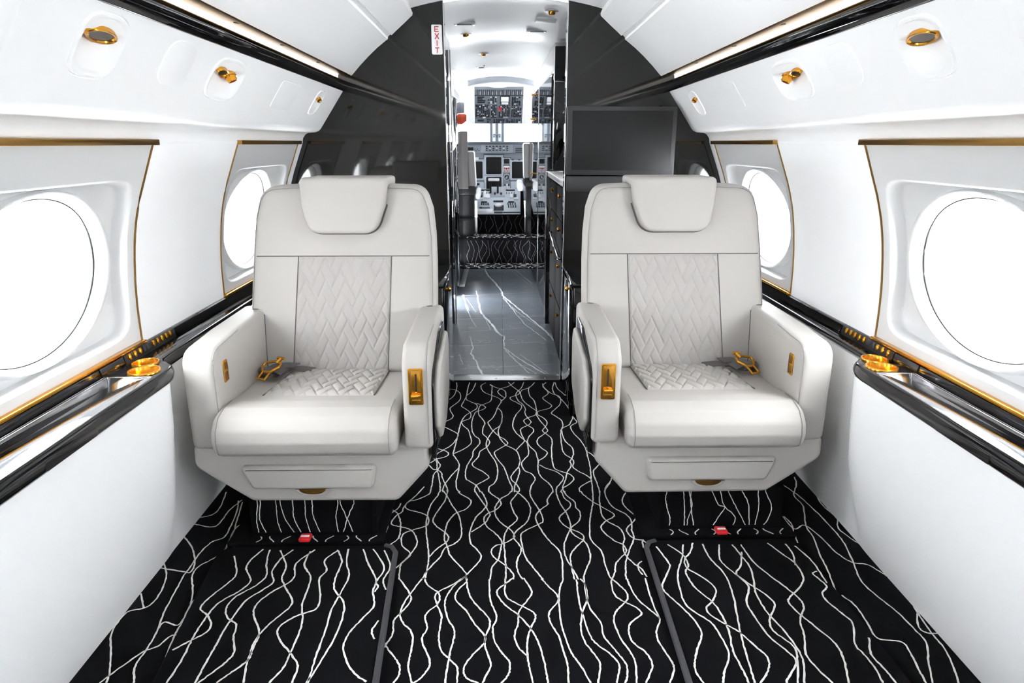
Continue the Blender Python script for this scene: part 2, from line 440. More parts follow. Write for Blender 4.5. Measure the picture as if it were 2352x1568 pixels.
# ------------------------------------------------------------------ overhead service panels
PT = Vector((0.757, 1.4345)); PBt = Vector((0.874, 1.266))
tl = (PBt - PT).normalized()
def psu(a, b, n):          # a along y, b down the slope, n towards the cabin
    x = PT.x + tl.x * b + tl.y * n * 1.0; z = PT.y + tl.y * b - tl.x * n
    return V(x, a, z + rise(a, z))
def psu_v(a, b, n): return psu(a, b, n)
for side, s in SIDES:
    SGN = s
    root = empty('service_panel', 'long white overhead service panel above the %s-hand windows with gold reading lights' % side, 'service panel', None, (0, 0, 0))
    PODS = [(-1.3, .083, .08, .063), (0.42, .083, .115, .06), (1.425, .083, .078, .063), (2.055, .087, .112, .06), (3.035, .090, .058, .056)]
    bm = NB()
    # lower lip, rolled under the panel, and the slope itself with holes left for the pods
    sheet(bm, [(0.968, 1.194), (0.962, 1.222), (0.950, 1.238), (0.936, 1.2455), (0.915, 1.247), (0.900, 1.2485), (0.887, 1.254), (0.879, 1.260), (0.874, 1.266)], ys_cabin)
    BL = (PBt - PT).length
    yb = [YA]
    for a, b, ha, hb in PODS: yb += [a - ha - 0.012, a + ha + 0.012]
    yb.append(YB)
    def patch(y0, y1, b0, b1):
        n = max(1, int((y1 - y0) / 0.3))
        for i in range(n):
            ya_, yb_ = y0 + (y1 - y0) * i / n, y0 + (y1 - y0) * (i + 1) / n
            vs = [bm.verts.new(psu(ya_, b0, 0)), bm.verts.new(psu(yb_, b0, 0)), bm.verts.new(psu(yb_, b1, 0)), bm.verts.new(psu(ya_, b1, 0))]
            bm.faces.new(vs)
    for y0, y1 in zip(yb[0::2], yb[1::2]): patch(y0, y1, 0, BL)
    NP = 64
    def se(ha, hb, e):
        out = []
        for k in range(NP):
            t = 2 * PI * k / NP; c_, s_ = math.cos(t), math.sin(t)
            r = (abs(c_ / ha) ** e + abs(s_ / hb) ** e) ** (-1.0 / e); out.append((r * c_, r * s_))
        return out
    def rl(ha, bl, bh):
        out = []
        for k in range(NP):
            t = 2 * PI * k / NP; c_, s_ = math.cos(t), math.sin(t)
            r = min(ha / abs(c_) if abs(c_) > 1e-6 else 9, (bh if s_ > 0 else bl) / abs(s_) if abs(s_) > 1e-6 else 9)
            out.append([r * c_, r * s_])
        for ca, cb in ((ha, bh), (-ha, bh), (-ha, -bl), (ha, -bl)):
            i = min(range(NP), key=lambda q: (out[q][0] - ca) ** 2 + (out[q][1] - cb) ** 2); out[i] = [ca, cb]
        return out
    for a, b, ha, hb in PODS:
        lp0 = [psu(a + p, b + q, 0) for p, q in rl(ha + 0.012, b, BL - b)]
        lp1 = [psu(a + p, b + q, 0) for p, q in se(ha + 0.003, hb + 0.003, 3.2)]
        loft(bm, [lp0, lp1], True)
    obj('panel_skin', bm, 'white', root, 35, False)
    # pods: rim, scoop with the drop at the top, gold fittings
    for i, (a, b, ha, hb) in enumerate(PODS):
        bm = NB()
        D = 0.036 if ha > 0.07 else 0.026
        b0 = -0.40 * hb
        def scoop(p, q):
            x = p / ha; t = (q - b0) / hb
            if t < -0.06: return 0.002
            w_ = max(0.0, 1 - abs(x * 1.12) ** 2.2)
            d = min(1, (t + 0.06) / 0.22) * max(0.0, 1 - max(0, t - 0.16) / 1.02)
            return 0.002 - D * w_ * d
        loops = [[psu(a + p, b + q, 0.0) for p, q in se(ha + 0.003, hb + 0.003, 3.2)], [psu(a + p, b + q, -0.003) for p, q in se(ha + 0.001, hb + 0.001, 3.2)],
                 [psu(a + p, b + q, 0.0035) for p, q in se(ha - 0.001, hb - 0.001, 3.2)], [psu(a + p, b + q, 0.004) for p, q in se(ha - 0.006, hb - 0.006, 3.2)]]
        for f in (0.88, 0.8, 0.72, 0.64, 0.56, 0.48, 0.4, 0.32, 0.24, 0.16, 0.08):
            loops.append([psu(a + p * f, b + q * f, scoop(p * f, q * f)) for p, q in se(ha, hb, 2.8)])
        loft(bm, loops, True, False, True)
        pod = obj('light_pod', bm, 'white', root, 50, False)
        if i in (1, 3): fit = [(-0.054, 0.033, 'light', -0.002), (0.026, 0.040, 'gasper', 0.006)]
        elif i == 4: fit = [(0.0, 0.028, 'light', 0.0)]
        else: fit = [(0.0, 0.048, 'big', 0.0)]
        for da, hw_, kind, db in fit:
            cb = b + b0 + 0.006 + db
            n0 = -0.006 if kind != 'light' else 0.002
            cen = psu(a + da, cb, n0)
            ax = psu(a + da + hw_, cb + (0.004), n0) - cen
            bx = psu(a + da, cb + hw_ * 0.36, n0 + 0.006 - hw_ * 0.38) - cen
            nx = ax.cross(bx).normalized()
            if nx.z > 0: nx = -nx
            g = obj('gold_bezel', loft(NB(), ring_loops(cen, ax, bx, nx, [(1.0, -0.004), (1.0, 0.004), (0.95, 0.006), (0.80, 0.005), (0.72, 0.001)]), True), 'gold', pod, solid=False)
            if kind == 'gasper':
                obj('nozzle', loft(NB(), ring_loops(cen, (0, hw_ * 0.34, 0), bx.normalized() * hw_ * 0.34, nx, [(1.25, -0.004), (1.0, 0.014), (0.9, 0.018), (0.72, 0.018), (0.66, 0.004)]), True), 'gold', pod, solid=False)
                obj('lens', disc(NB(), cen + nx * 0.006, (0, hw_ * 0.25, 0), bx.normalized() * hw_ * 0.25), 'black', pod, solid=False)
            obj('lens', disc(NB(), cen + nx * 0.0025, ax * 0.78, bx * 0.78), 'lens' if kind != 'gasper' else 'gold', pod, solid=False)
    # flush blanking covers
    for y, b, ha, hb, e in ((1.745, .078, .072, .055, 3.0), (2.62, .093, .115, .053, 14), (0.98, .080, .20, .062, 10), (-0.45, .085, .11, .055, 14)):
        loops = [[psu(y + p, b + q, h) for p, q in se(ha - o_, hb - o_, e)] for o_, h in ((0, -0.001), (0.0005, 0.0022), (0.004, 0.003))]
        obj('cover_plate', loft(NB(), loops, True, False, True), 'white', root, 40, False)
SGN = 1

# ------------------------------------------------------------------ side ledges
for side, s in SIDES:
    SGN = s
    ex = 0.022 if s > 0 else 0.0
    root = empty('side_ledge', 'black lacquer ledge under the %s-hand windows with two gold cup holders' % side, 'ledge')
    TOP = 0.612
    # plan outline: wide aft part, jog at the chair, narrow forward part
    edge = [(YA, .925)] + [(1.72, .925), (1.755, .928), (1.785, .938), (1.806, .955), (1.818, .972), (1.826, .985), (1.845, .990), (1.90, .992), (2.4, .996), (YB, 1.0)]
    bm = NB(); loops = []
    R = 0.021
    for y, x in edge:
        x += ex
        lp = [V(1.095, y, TOP)]
        lp += [V(x + 0.030, y, TOP), V(x + 0.026, y, TOP - 0.0005)]
        for k in range(9):
            a = PI / 2 + PI * k / 8
            lp.append(V(x + 0.012 + 0.014 * math.cos(a), y, TOP - 0.019 + (0.021 if True else 0) * math.sin(a)))
        lp += [V(x + 0.03, y, TOP - 0.04), V(1.095, y, TOP - 0.04)]
        loops.append(lp)
    loft(bm, loops, True, True, True)
    CUPS = ((1.020 + ex * 0.2, 1.799, 0.0365), (0.988 + ex * 0.8, 1.728, 0.0415))
    lt = obj('ledge_top', bm, 'ledge', root, 40)
    cut(lt, [loft(NB(), ring_loops(V(cx, cy, TOP), (rr * 0.9, 0, 0), (0, rr * 0.9, 0), (0, 0, 1), [(1, -0.06), (1, 0.03)], 40), True, True, True) for cx, cy, rr in CUPS])
    # sloping black fascia against the wall, in lengths, with a switch plate between
    def fascia(y0, y1, d=0.0, m='ledge', x0=1.055):
        bm = NB(); loft(bm, [[V(x, y, z) for x, z in ((1.084, TOP), (x0 - d, TOP), (x0 - d, TOP + 0.006), (1.0665 - d, 0.6385), (1.070 - d, 0.6405), (1.084, 0.6405))] for y in (y0, y1)], True, True, True)
        return obj('wall_strip' if m == 'ledge' else 'switch_plate', bm, m, root, 25)
    for y0, y1, x0 in ((YA, 0.55, 1.063), (0.56, 1.66, 1.063), (1.665, 1.775, 1.061), (2.075, 2.26, 1.056), (2.265, YB, 1.056)): fascia(y0, y1, 0.0, 'ledge', x0)
    sp = fascia(1.778, 2.072, 0.002, 'black', 1.062)
    fn = Vector((-SGN * 0.98, 0, 0.2)).normalized(); ft = Vector((SGN * 0.2, 0, 0.98)).normalized()
    def fp(y, t): return V(1.0595, y, TOP + 0.006) + Vector((SGN * 0.0055 * t, 0, 0.0325 * t * 0.80))
    def button(y): obj('gold_button', loft(NB(), ring_loops(fp(y, 0.48), ft * 0.0095, Vector((0, 0.0072, 0)), fn, [(1, -0.001), (1, 0.003), (0.7, 0.0045)], 16), True, False, True), 'gold', sp)
    for y in (1.802, 1.830, 1.858): button(y)
    for k in range(5): button(1.935 + k * 0.026)
    for y in (1.885, 1.906):
        obj('socket_cover', loft(NB(), [[fp(y, 0.5) + ft * a_ * k_ + Vector((0, b_ * k_, 0)) + fn * h_ for a_, b_ in ((-0.009, -0.009), (0.009, -0.009), (0.009, 0.009), (-0.009, 0.009))] for k_, h_ in ((1, -0.001), (1, 0.002), (0.85, 0.003))], True, False, True), 'bezel', sp)
    for y in (1.8, 1.83, 1.857, 1.935, 1.961, 1.987, 2.013, 2.039): obj('placard', bbox(1.0685, 1.0715, y - 0.008, y + 0.008, 0.6400, 0.6412), 'strap', sp)
    # cup holders
    for cx, cy, rr in CUPS:
        ch = obj('cup_holder', loft(NB(), ring_loops(V(cx, cy, TOP), (rr, 0, 0), (0, rr, 0), (0, 0, 1), [(1.0, 0), (1.0, 0.003), (0.97, 0.0055), (0.87, 0.0055), (0.84, 0.003), (0.83, -0.058), (0.80, -0.062), (0.01, -0.062)], 40), True), 'gold', root, 50, False)
        ch['label'] = 'round gold cup holder'
    # folding table lid let into the ledge, with chrome edge strips
    lid = obj('table_lid', bbox(0.931 + ex, 1.0605, 0.60, 1.662, TOP - 0.001, TOP + 0.0075, r=0.003), 'ledge', root)
    obj('polished_inlay', bbox(0.934 + ex, 1.006 + ex * 0.5, 0.604, 1.655, TOP + 0.006, TOP + 0.0082, r=0.0008), 'mirror', lid)
    obj('chrome_strip', bbox(1.0455, 1.0500, 0.61, 1.655, TOP + 0.006, TOP + 0.0095, r=0.001), 'chrome', lid)
    obj('chrome_strip', bbox(1.0535, 1.0560, 0.61, 1.655, TOP + 0.006, TOP + 0.009, r=0.0008), 'chrome', lid)
    obj('chrome_strip', bbox(0.934 + ex, 1.0575, 1.656, 1.664, TOP + 0.004, TOP + 0.0095, r=0.001), 'chrome', lid)
    obj('grip', padded(NB(), fillet([(1.21, 0.580), (1.39, 0.580), (1.39, 0.600), (1.21, 0.600)], 0.009), 0.930 + ex, 0.9225 + ex, 0.0012, lambda a, b, d: V(d, a, b)), 'lacquer', root)
SGN = 1

# ------------------------------------------------------------------ chairs
def quilt(x, z, a=0.069, k=2.06):
    """height 0..1 of a slanted herringbone of 2:1 padded blocks with stitched grooves"""
    p = (z + k * x) / a; q = (z - k * x) / a
    P, Q = math.floor(p), math.floor(q); fp, fq = p - P, q - Q; m = (P - Q) % 4
    if m < 2:
        e = min(fq, 1 - fq, fp if m == 0 else 1 - fp)
    else:
        e = min(fp, 1 - fp, fq if m == 3 else 1 - fq)
    d = e * a / 2.29
    h = min(1.0, d / 0.0052)
    return h * h * (3 - 2 * h) * 0.7 + 0.3 * min(1.0, d / 0.013)

def make_chair(side, s, cx, cy):
    global SGN
    SGN = s
    other = 'right' if s > 0 else 'left'
    root = empty('cabin_chair', ('cream leather cabin chair with gold buckle, standing on the %s of the aisle' % other), 'chair', 'pair of cream cabin chairs', (cx, cy, 0))
    L = lambda a, b, d: V(a, d, b)          # outline in (u, z), depth along v
    ck = 0.115                              # recline
    def bk(z): return (z - 0.44) * ck
    def ctr(z): return 0.068 * (z - 0.44)   # the back leans a little inboard
    # skirt / base shell
    ol = fillet([(-0.345, 0.352), (-0.350, 0.283), (-0.190, 0.168), (0.244, 0.165), (0.342, 0.278), (0.342, 0.352)], [0.018, 0.035, 0.03, 0.03, 0.03, 0.018])
    base = obj('base_shell', padded(NB(), ol, 0.31, -0.185, 0.016, L), 'leather', root, 60)
    # undertray closing the shell towards the pedestal
    # footrest panel
    ol = fillet([(-0.212, 0.292), (-0.181, 0.214), (0.176, 0.214), (0.189, 0.292)], [0.014, 0.02, 0.02, 0.014])
    obj('footrest_panel', padded(NB(), ol, -0.15, -0.199, 0.013, L), 'leather', root, 60)
    # gold pull under it
    hd = [(-0.052 * math.cos(t) - 0.006, 0.2125 - 0.024 * math.sin(t)) for t in [PI * i / 14 for i in range(15)]]
    obj('pull_lip', padded(NB(), hd, -0.17, -0.191, 0.004, L), 'leather', root, 60)
    hd = [(-0.040 * math.cos(t) - 0.006, 0.2135 - 0.017 * math.sin(t)) for t in [PI * i / 14 for i in range(15)]]
    obj('gold_pull', padded(NB(), hd, -0.17, -0.1925, 0.001, L, 2), 'gold_dark', root)
    # seat cushion: side profile (v, z) run across u
    prof = [(0.225, 0.335), (0.225, 0.442), (0.10, 0.450), (-0.04, 0.457), (-0.12, 0.467), (-0.175, 0.468), (-0.222, 0.455), (-0.250, 0.425), (-0.258, 0.390), (-0.248, 0.355), (-0.225, 0.338)]
    prof = fillet(prof, [0.02, 0.02, 0.02, 0.05, 0.05, 0.03, 0.03, 0.03, 0.02, 0.02, 0.01], 4)
    cush = obj('seat_cushion', padded(NB(), prof, -0.262, 0.258, 0.022, lambda a, b, d: V(d, a, b), 5), 'leather', root, 60)
    def top(v):
        T = [(-0.13, 0.4675), (-0.09, 0.4655), (-0.04, 0.4585), (0.03, 0.4555), (0.10, 0.4520), (0.225, 0.4450)]
        if v <= T[0][0]: return T[0][1]
        for (a, za), (b, zb) in zip(T[:-1], T[1:]):
            if v <= b: return za + (zb - za) * (v - a) / (b - a)
        return T[-1][1]
    bm = NB(); NX, NY = 140, 120
    G = []
    for j in range(NY + 1):
        row = []
        v = -0.062 + 0.272 * j / NY
        hw0 = -0.168; hw1 = 0.166
        if v > 0.0: hw0 = -0.168 + 0.05 * v; hw1 = 0.166 + 0.02 * v
        for i in range(NX + 1):
            u = hw0 + (hw1 - hw0) * i / NX
            e = min(u - hw0, hw1 - u, v + 0.062)
            row.append(bm.verts.new(V(u, v, top(v) + 0.001 + (0.0060 * quilt(u * 1.0, v) + 0.002) * min(1, e / 0.008, (v + 0.062) / 0.03) - 0.003 * max(0, 1 - (v + 0.062) / 0.02))))
        G.append(row)
    for j in range(NY):
        for i in range(NX): bm.faces.new((G[j][i], G[j][i + 1], G[j + 1][i + 1], G[j + 1][i]))
    obj('quilted_seat_panel', bm, 'leather', cush, 60, False)
    for pts in ([(-0.170, -0.062), (-0.160, 0.21)], [(0.168, -0.062), (0.171, 0.21)]):
        obj('piping', tube(NB(), [V(pts[0][0] + (pts[1][0] - pts[0][0]) * k / 8, pts[0][1] + (pts[1][1] - pts[0][1]) * k / 8, top(pts[0][1] + (pts[1][1] - pts[0][1]) * k / 8) + 0.0005) for k in range(9)], 0.0018, 6), 'seam', cush)
    for u in (-0.243, 0.239):
        q = [p for p in prof if p[0] < -0.10 and p[1] > 0.345]
        obj('piping', tube(NB(), [V(u, a, b) for a, b in [(a - 0.0012 * (a < -0.2), b + 0.0012 * (b > 0.45)) for a, b in q]], 0.0013, 6), 'stitch', cush)
    # backrest: outline in (u, z), reclined
    W = lambda z, sd: ctr(z) + sd * (0.312 - 0.05 * max(0, z - 0.64))
    ol = [(-0.306, 0.425), (0.328, 0.425), (0.332, 0.60), (0.334, 0.70), (0.335, 0.80), (0.333, 0.90), (0.325, 0.985), (0.300, 1.062), (0.185, 1.066), (-0.13, 1.066), (-0.238, 1.060), (-0.266, 0.96), (-0.279, 0.86), (-0.291, 0.75), (-0.300, 0.655)]
    ol = fillet(ol, [0.06, 0.06, 0.05, 0.05, 0.05, 0.05, 0.06, 0.13, 0.02, 0.02, 0.11, 0.06, 0.05, 0.05, 0.05], 8)
    BF, BD = 0.222, 0.150                    # front plane at z = 0.44, thickness
    Bk = lambda a, b, d: V(a, d + bk(b), b)
    back = obj('backrest', padded(NB(), ol, BF + BD, BF, 0.034, Bk, 6, 0.05), 'leather', root, 60)
    # quilted centre
    z0, z1 = 0.432, 0.834
    bm = NB(); NX, NY = 150, 190; G = []
    for j in range(NY + 1):
        z = z0 + (z1 - z0) * j / NY
        u0 = -0.163 + 0.040 * (z - z0) / (z1 - z0); u1 = 0.164 + 0.025 * (z - z0) / (z1 - z0)
        row = []
        for i in range(NX + 1):
            u = u0 + (u1 - u0) * i / NX
            e = min(u - u0, u1 - u, z1 - z)
            row.append(bm.verts.new(V(u, BF + bk(z) + 0.001 - (0.0036 * quilt(u, z) + 0.002) * min(1, e / 0.008), z)))
        G.append(row)
    for j in range(NY):
        for i in range(NX): bm.faces.new((G[j][i], G[j + 1][i], G[j + 1][i + 1], G[j][i + 1]))
    obj('quilted_back_panel', bm, 'perf', back, 60, False)
    line = lambda p, q, n=10: [Bk(p[0] + (q[0] - p[0]) * k / n, p[1] + (q[1] - p[1]) * k / n, BF - 0.0002) for k in range(n + 1)]
    for p, q in (((-0.163, z0), (-0.123, z1)), ((0.164, z0), (0.189, z1)), ((-0.262, z1 + 0.001), (0.316, z1 + 0.001))):
        obj('piping', tube(NB(), line(p, q), 0.0018, 6), 'seam', back)
    obj('piping', tube(NB(), [Bk(q[0], q[1], BF + 0.008) for q in inset(ol, 0.010)], 0.0012, 6, True), 'stitch', back)
    # piping where the back meets the arms
    obj('piping', tube(NB(), [Bk(u, z, BF + 0.000) for u, z in ((-0.2495, 0.45), (-0.2495, 0.60), (-0.2495, 0.64))], 0.0022, 6), 'seam', back)
    obj('piping', tube(NB(), [Bk(u, z, BF + 0.002) for u, z in ((-0.2495, 0.64), (-0.256, 0.6545), (-0.270, 0.6575), (-0.288, 0.6575))], 0.0022, 6), 'seam', back)
    obj('piping', tube(NB(), [Bk(u, z, BF + 0.002) for u, z in ((0.2755, 0.58), (0.2755, 0.645), (0.283, 0.660), (0.295, 0.665), (0.322, 0.666))], 0.0022, 6), 'seam', back)
    # headrest with a flap folded over the top
    hr = fillet([(-0.102, 1.092), (-0.096, 1.0), (-0.078, 0.912), (0.144, 0.912), (0.176, 1.0), (0.190, 1.092)], [0.02, 0.05, 0.055, 0.055, 0.05, 0.02], 8)
    bm = NB()
    padded(bm, hr, BF + 0.004, BF - 0.036, 0.014, Bk, 5)
    fl = fillet([(-0.095, 1.060), (0.183, 1.060), (0.184, 1.0895), (-0.096, 1.0895)], 0.008, 3)
    padded(bm, fl, BF + BD + 0.012, BF - 0.022, 0.004, Bk, 3)
    padded(bm, fillet([(-0.092, 0.98), (0.178, 0.98), (0.186, 1.09), (-0.099, 1.09)], 0.012, 3), BF + BD + 0.016, BF + BD - 0.01, 0.008, Bk, 3)
    head = obj('headrest', bm, 'leather', root, 60)
    obj('piping', tube(NB(), [Bk(q[0], q[1], BF - 0.027) for q in inset(hr, 0.004)], 0.0013, 6, True), 'stitch', head)
    obj('piping', tube(NB(), [Bk(q[0], q[1], BF - 0.001) for q in inset(hr, -0.0035) if q[1] < 1.06], 0.0026, 6), 'seam', head)  # dark piping that also draws the shadow line around the headrest
    # arms
    S = lambda a, b, d: V(d, a, b)          # outline in (v, z), run across u
    pa = fillet([(-0.190, 0.338), (-0.190, 0.640), (0.02, 0.652), (0.335, 0.655), (0.335, 0.338)], [0.024, 0.055, 0.03, 0.03, 0.024], 6)
    arm = obj('outboard_arm', padded(NB(), pa, -0.345, -0.250, 0.020, S, 5), 'leather', root, 60)
    obj('piping', tube(NB(), [S(q[0], q[1], -0.2555) for q in inset(pa, 0.005) if q[0] < 0.24 and not (q[1] < 0.36)], 0.0013, 6), 'stitch', arm)
    bz = obj('recline_button', padded(NB(), fillet([(-0.134, 0.528), (-0.100, 0.528), (-0.100, 0.594), (-0.134, 0.594)], 0.006, 3), -0.262, -0.2475, 0.0025, S, 3), 'gold', arm)
    obj('button_well', padded(NB(), fillet([(-0.128, 0.535), (-0.106, 0.535), (-0.106, 0.559), (-0.128, 0.559)], 0.003, 3), -0.262, -0.2465, 0.001, S, 2), 'gold_dark', bz)
    obj('button_well', padded(NB(), fillet([(-0.128, 0.566), (-0.106, 0.566), (-0.106, 0.588), (-0.128, 0.588)], 0.003, 3), -0.262, -0.2465, 0.001, S, 2), 'gold_dark', bz)
    pb = fillet([(-0.205, 0.343), (-0.205, 0.610), (-0.155, 0.655), (0.02, 0.660), (0.30, 0.664), (0.30, 0.343)], [0.02, 0.05, 0.05, 0.03, 0.03, 0.02], 6)
    arm2 = obj('inboard_arm', padded(NB(), pb, 0.276, 0.357, 0.016, S, 5), 'leather', root, 60)
    obj('piping', tube(NB(), [S(q[0], q[1], 0.3475) for q in inset(pb, -0.0002) if q[0] < 0.2 and not (q[1] < 0.36)], 0.0013, 6), 'stitch', arm2)
    # gold latch plate
    F = lambda a, b, d: V(a, d, b)
    bm = NB()
    fo = fillet([(0.294, 0.486), (0.336, 0.486), (0.336, 0.594), (0.294, 0.594)], 0.004, 3)
    padded(bm, fo, -0.19, -0.2095, 0.002, F, 3)
    lp = obj('latch_plate', bm, 'gold', arm2)
    obj('latch_well', padded(NB(), fillet([(0.299, 0.491), (0.331, 0.491), (0.331, 0.589), (0.299, 0.589)], 0.003, 3), -0.19, -0.2100, 0.0005, F, 2), 'gold_dark', lp)
    obj('latch_insert', padded(NB(), fillet([(0.304, 0.518), (0.330, 0.518), (0.330, 0.586), (0.304, 0.586)], 0.002, 3), -0.19, -0.2108, 0.0005, F, 2), 'gold', lp)
    obj('latch_slot', padded(NB(), fillet([(0.3145, 0.524), (0.3195, 0.524), (0.3195, 0.580), (0.3145, 0.580)], 0.0022, 3), -0.19, -0.2114, 0.0003, F, 2), 'black', lp)
    bm = NB(); padded(bm, fillet([(0.302, 0.508), (0.330, 0.508), (0.330, 0.520), (0.302, 0.520)], 0.002, 3), -0.205, -0.2195, 0.002, F, 2)
    padded(bm, fillet([(0.314, 0.514), (0.320, 0.514), (0.320, 0.528), (0.314, 0.528)], 0.002, 3), -0.205, -0.216, 0.001, F, 2)
    obj('lever', bm, 'gold', lp)
    obj('latch_insert', padded(NB(), fillet([(0.303, 0.495), (0.329, 0.495), (0.329, 0.503), (0.303, 0.503)], 0.002, 3), -0.19, -0.2108, 0.0005, F, 2), 'gold', lp)
    # dark strip standing in for the shaded gap, and padded side cover on the aisle face
    pr_ = fillet([(-0.185, 0.30), (-0.185, 0.56), (0.05, 0.632), (0.215, 0.632), (0.215, 0.30)], [0.02, 0.05, 0.04, 0.03, 0.02], 5)
    obj('gap_strip', padded(NB(), pr_, 0.350, 0.3625, 0.002, S, 2), 'lacquer', arm2)
    pc = fillet([(-0.172, 0.40), (-0.176, 0.53), (-0.10, 0.575), (0.17, 0.605), (0.205, 0.56), (0.19, 0.40), (0.05, 0.335), (-0.10, 0.335)], [0.03, 0.04, 0.05, 0.03, 0.03, 0.05, 0.06, 0.05], 6)
    obj('side_cover', padded(NB(), pc, 0.360, 0.379, 0.010, S, 4), 'leather', root, 60)
    # seat belt: folded grey webbing with a gold buckle lying by the outboard arm
    bm = NB()
    def strap(bm, path, w, wd, th=0.0022):
        loops = []
        for p in path:
            p = Vector(p); loops.append([p - wd * w, p + wd * w, p + wd * w + Vector((0, 0, th)), p - wd * w + Vector((0, 0, th))])
        loft(bm, loops, True, True, True)
    wd = Vector((SGN * 0.35, 0.9, 0.1)).normalized()
    strap(bm, [V(-0.09, 0.205, 0.452), V(-0.13, 0.185, 0.464), V(-0.165, 0.165, 0.470), V(-0.205, 0.145, 0.468), V(-0.222, 0.135, 0.476), V(-0.215, 0.138, 0.486), V(-0.175, 0.155, 0.487), V(-0.135, 0.175, 0.478)], 0.020, wd)
    strap(bm, [V(-0.238, 0.125, 0.462), V(-0.20, 0.110, 0.466), V(-0.165, 0.105, 0.468), V(-0.155, 0.108, 0.476), V(-0.175, 0.118, 0.483), V(-0.215, 0.13, 0.482)], 0.022, wd)
    axr = Vector((SGN * 0.93, -0.36, 0.0)); q0 = V(-0.236, 0.122, 0.478)
    loft(bm, [[q0 + axr * t + Vector((SGN * 0.36 * math.cos(a), 0.93 * math.cos(a), math.sin(a))) * r_ for a in [2 * PI * k / 14 for k in range(14)]] for t, r_ in ((0, 0.006), (0, 0.015), (0.05, 0.015), (0.05, 0.007), (0.03, 0.006))], True, True, True)
    belt = obj('seat_belt', bm, 'strap', root)
    # buckle: hexagon frame and square tongue lying tilted on the webbing
    e1 = V(-0.45, -0.80, -0.40).normalized(); e1 = Vector((SGN * -0.30, -0.80, -0.42)).normalized(); e2 = Vector((SGN * 0.90, -0.35, 0.06)).normalized()
    e2 = (e2 - e1 * e2.dot(e1)).normalized(); e3 = e1.cross(e2).normalized()
    if e3.z < 0: e3 = -e3
    bc = V(-0.196, 0.112, 0.500)
    hexp = [(-0.012, -0.030), (0.004, -0.034), (0.030, -0.014), (0.030, 0.014), (0.004, 0.034), (-0.012, 0.030), (-0.020, 0.0)]
    bm = tube(NB(), [bc + e1 * a + e2 * b for a, b in hexp], 0.0045, 6, True)
    tube(bm, [bc + e1 * a + e2 * b for a, b in ((0.030, -0.013), (0.062, -0.016), (0.066, 0.016), (0.030, 0.013))], 0.0045, 6, True)
    tube(bm, [bc + e1 * -0.014 + e2 * 0.012, bc + e1 * -0.03 + e2 * 0.022 + e3 * 0.006], 0.006, 6)
    tube(bm, [bc + e1 * -0.032 + e2 * 0.006 + e3 * 0.006, bc + e1 * -0.03 + e2 * 0.034 + e3 * 0.006], 0.005, 6)
    obj('gold_buckle', bm, 'gold', belt)
    SGN = 1
    return root

make_chair('left', 1, -0.588, 2.0)
ch_r = make_chair('right', -1, 0.592, 2.035)

# pedestals and carpeted base plates under the chairs
def ribbon(bm, pts, w, nrm=Vector((0, 0, 1))):
    P = [Vector(p) for p in pts]; prev = None
    for i in range(len(P)):
        t = P[min(i + 1, len(P) - 1)] - P[max(i - 1, 0)]
        d = nrm.cross(t)
        if d.length < 1e-9: continue
        d = d.normalized() * (w * random.uniform(0.72, 1.15) * 0.5)
        a, b = bm.verts.new(P[i] - d), bm.verts.new(P[i] + d)
        if prev: bm.faces.new((prev[0], a, b, prev[1]))
        prev = (a, b)

def wiggle(x0, y0, y1, seed, amp=1.0, step=0.012):
    """one meandering yarn line running along y"""
    rr = random.Random(seed); x = x0; tgt = x0; out = []; y = y0
    kn = []; yy = y0 - 0.1; sgn = rr.choice((-1, 1))
    while yy < y1 + 0.4:
        kn.append((yy, x0 + sgn * rr.uniform(0.008, 0.042) * amp + (yy - (y0 + y1) / 2) * 0.0)); sgn = -sgn
        yy += rr.uniform(0.07, 0.15)
    i = 0
    while y <= y1:
        while kn[i + 1][0] < y: i += 1
        (ya, xa), (yb_, xb) = kn[i], kn[i + 1]
        t = (y - ya) / (yb_ - ya); t = t * t * (3 - 2 * t)
        out.append((xa + (xb - xa) * t + rr.uniform(-0.0006, 0.0006), y)); y += step
    return out

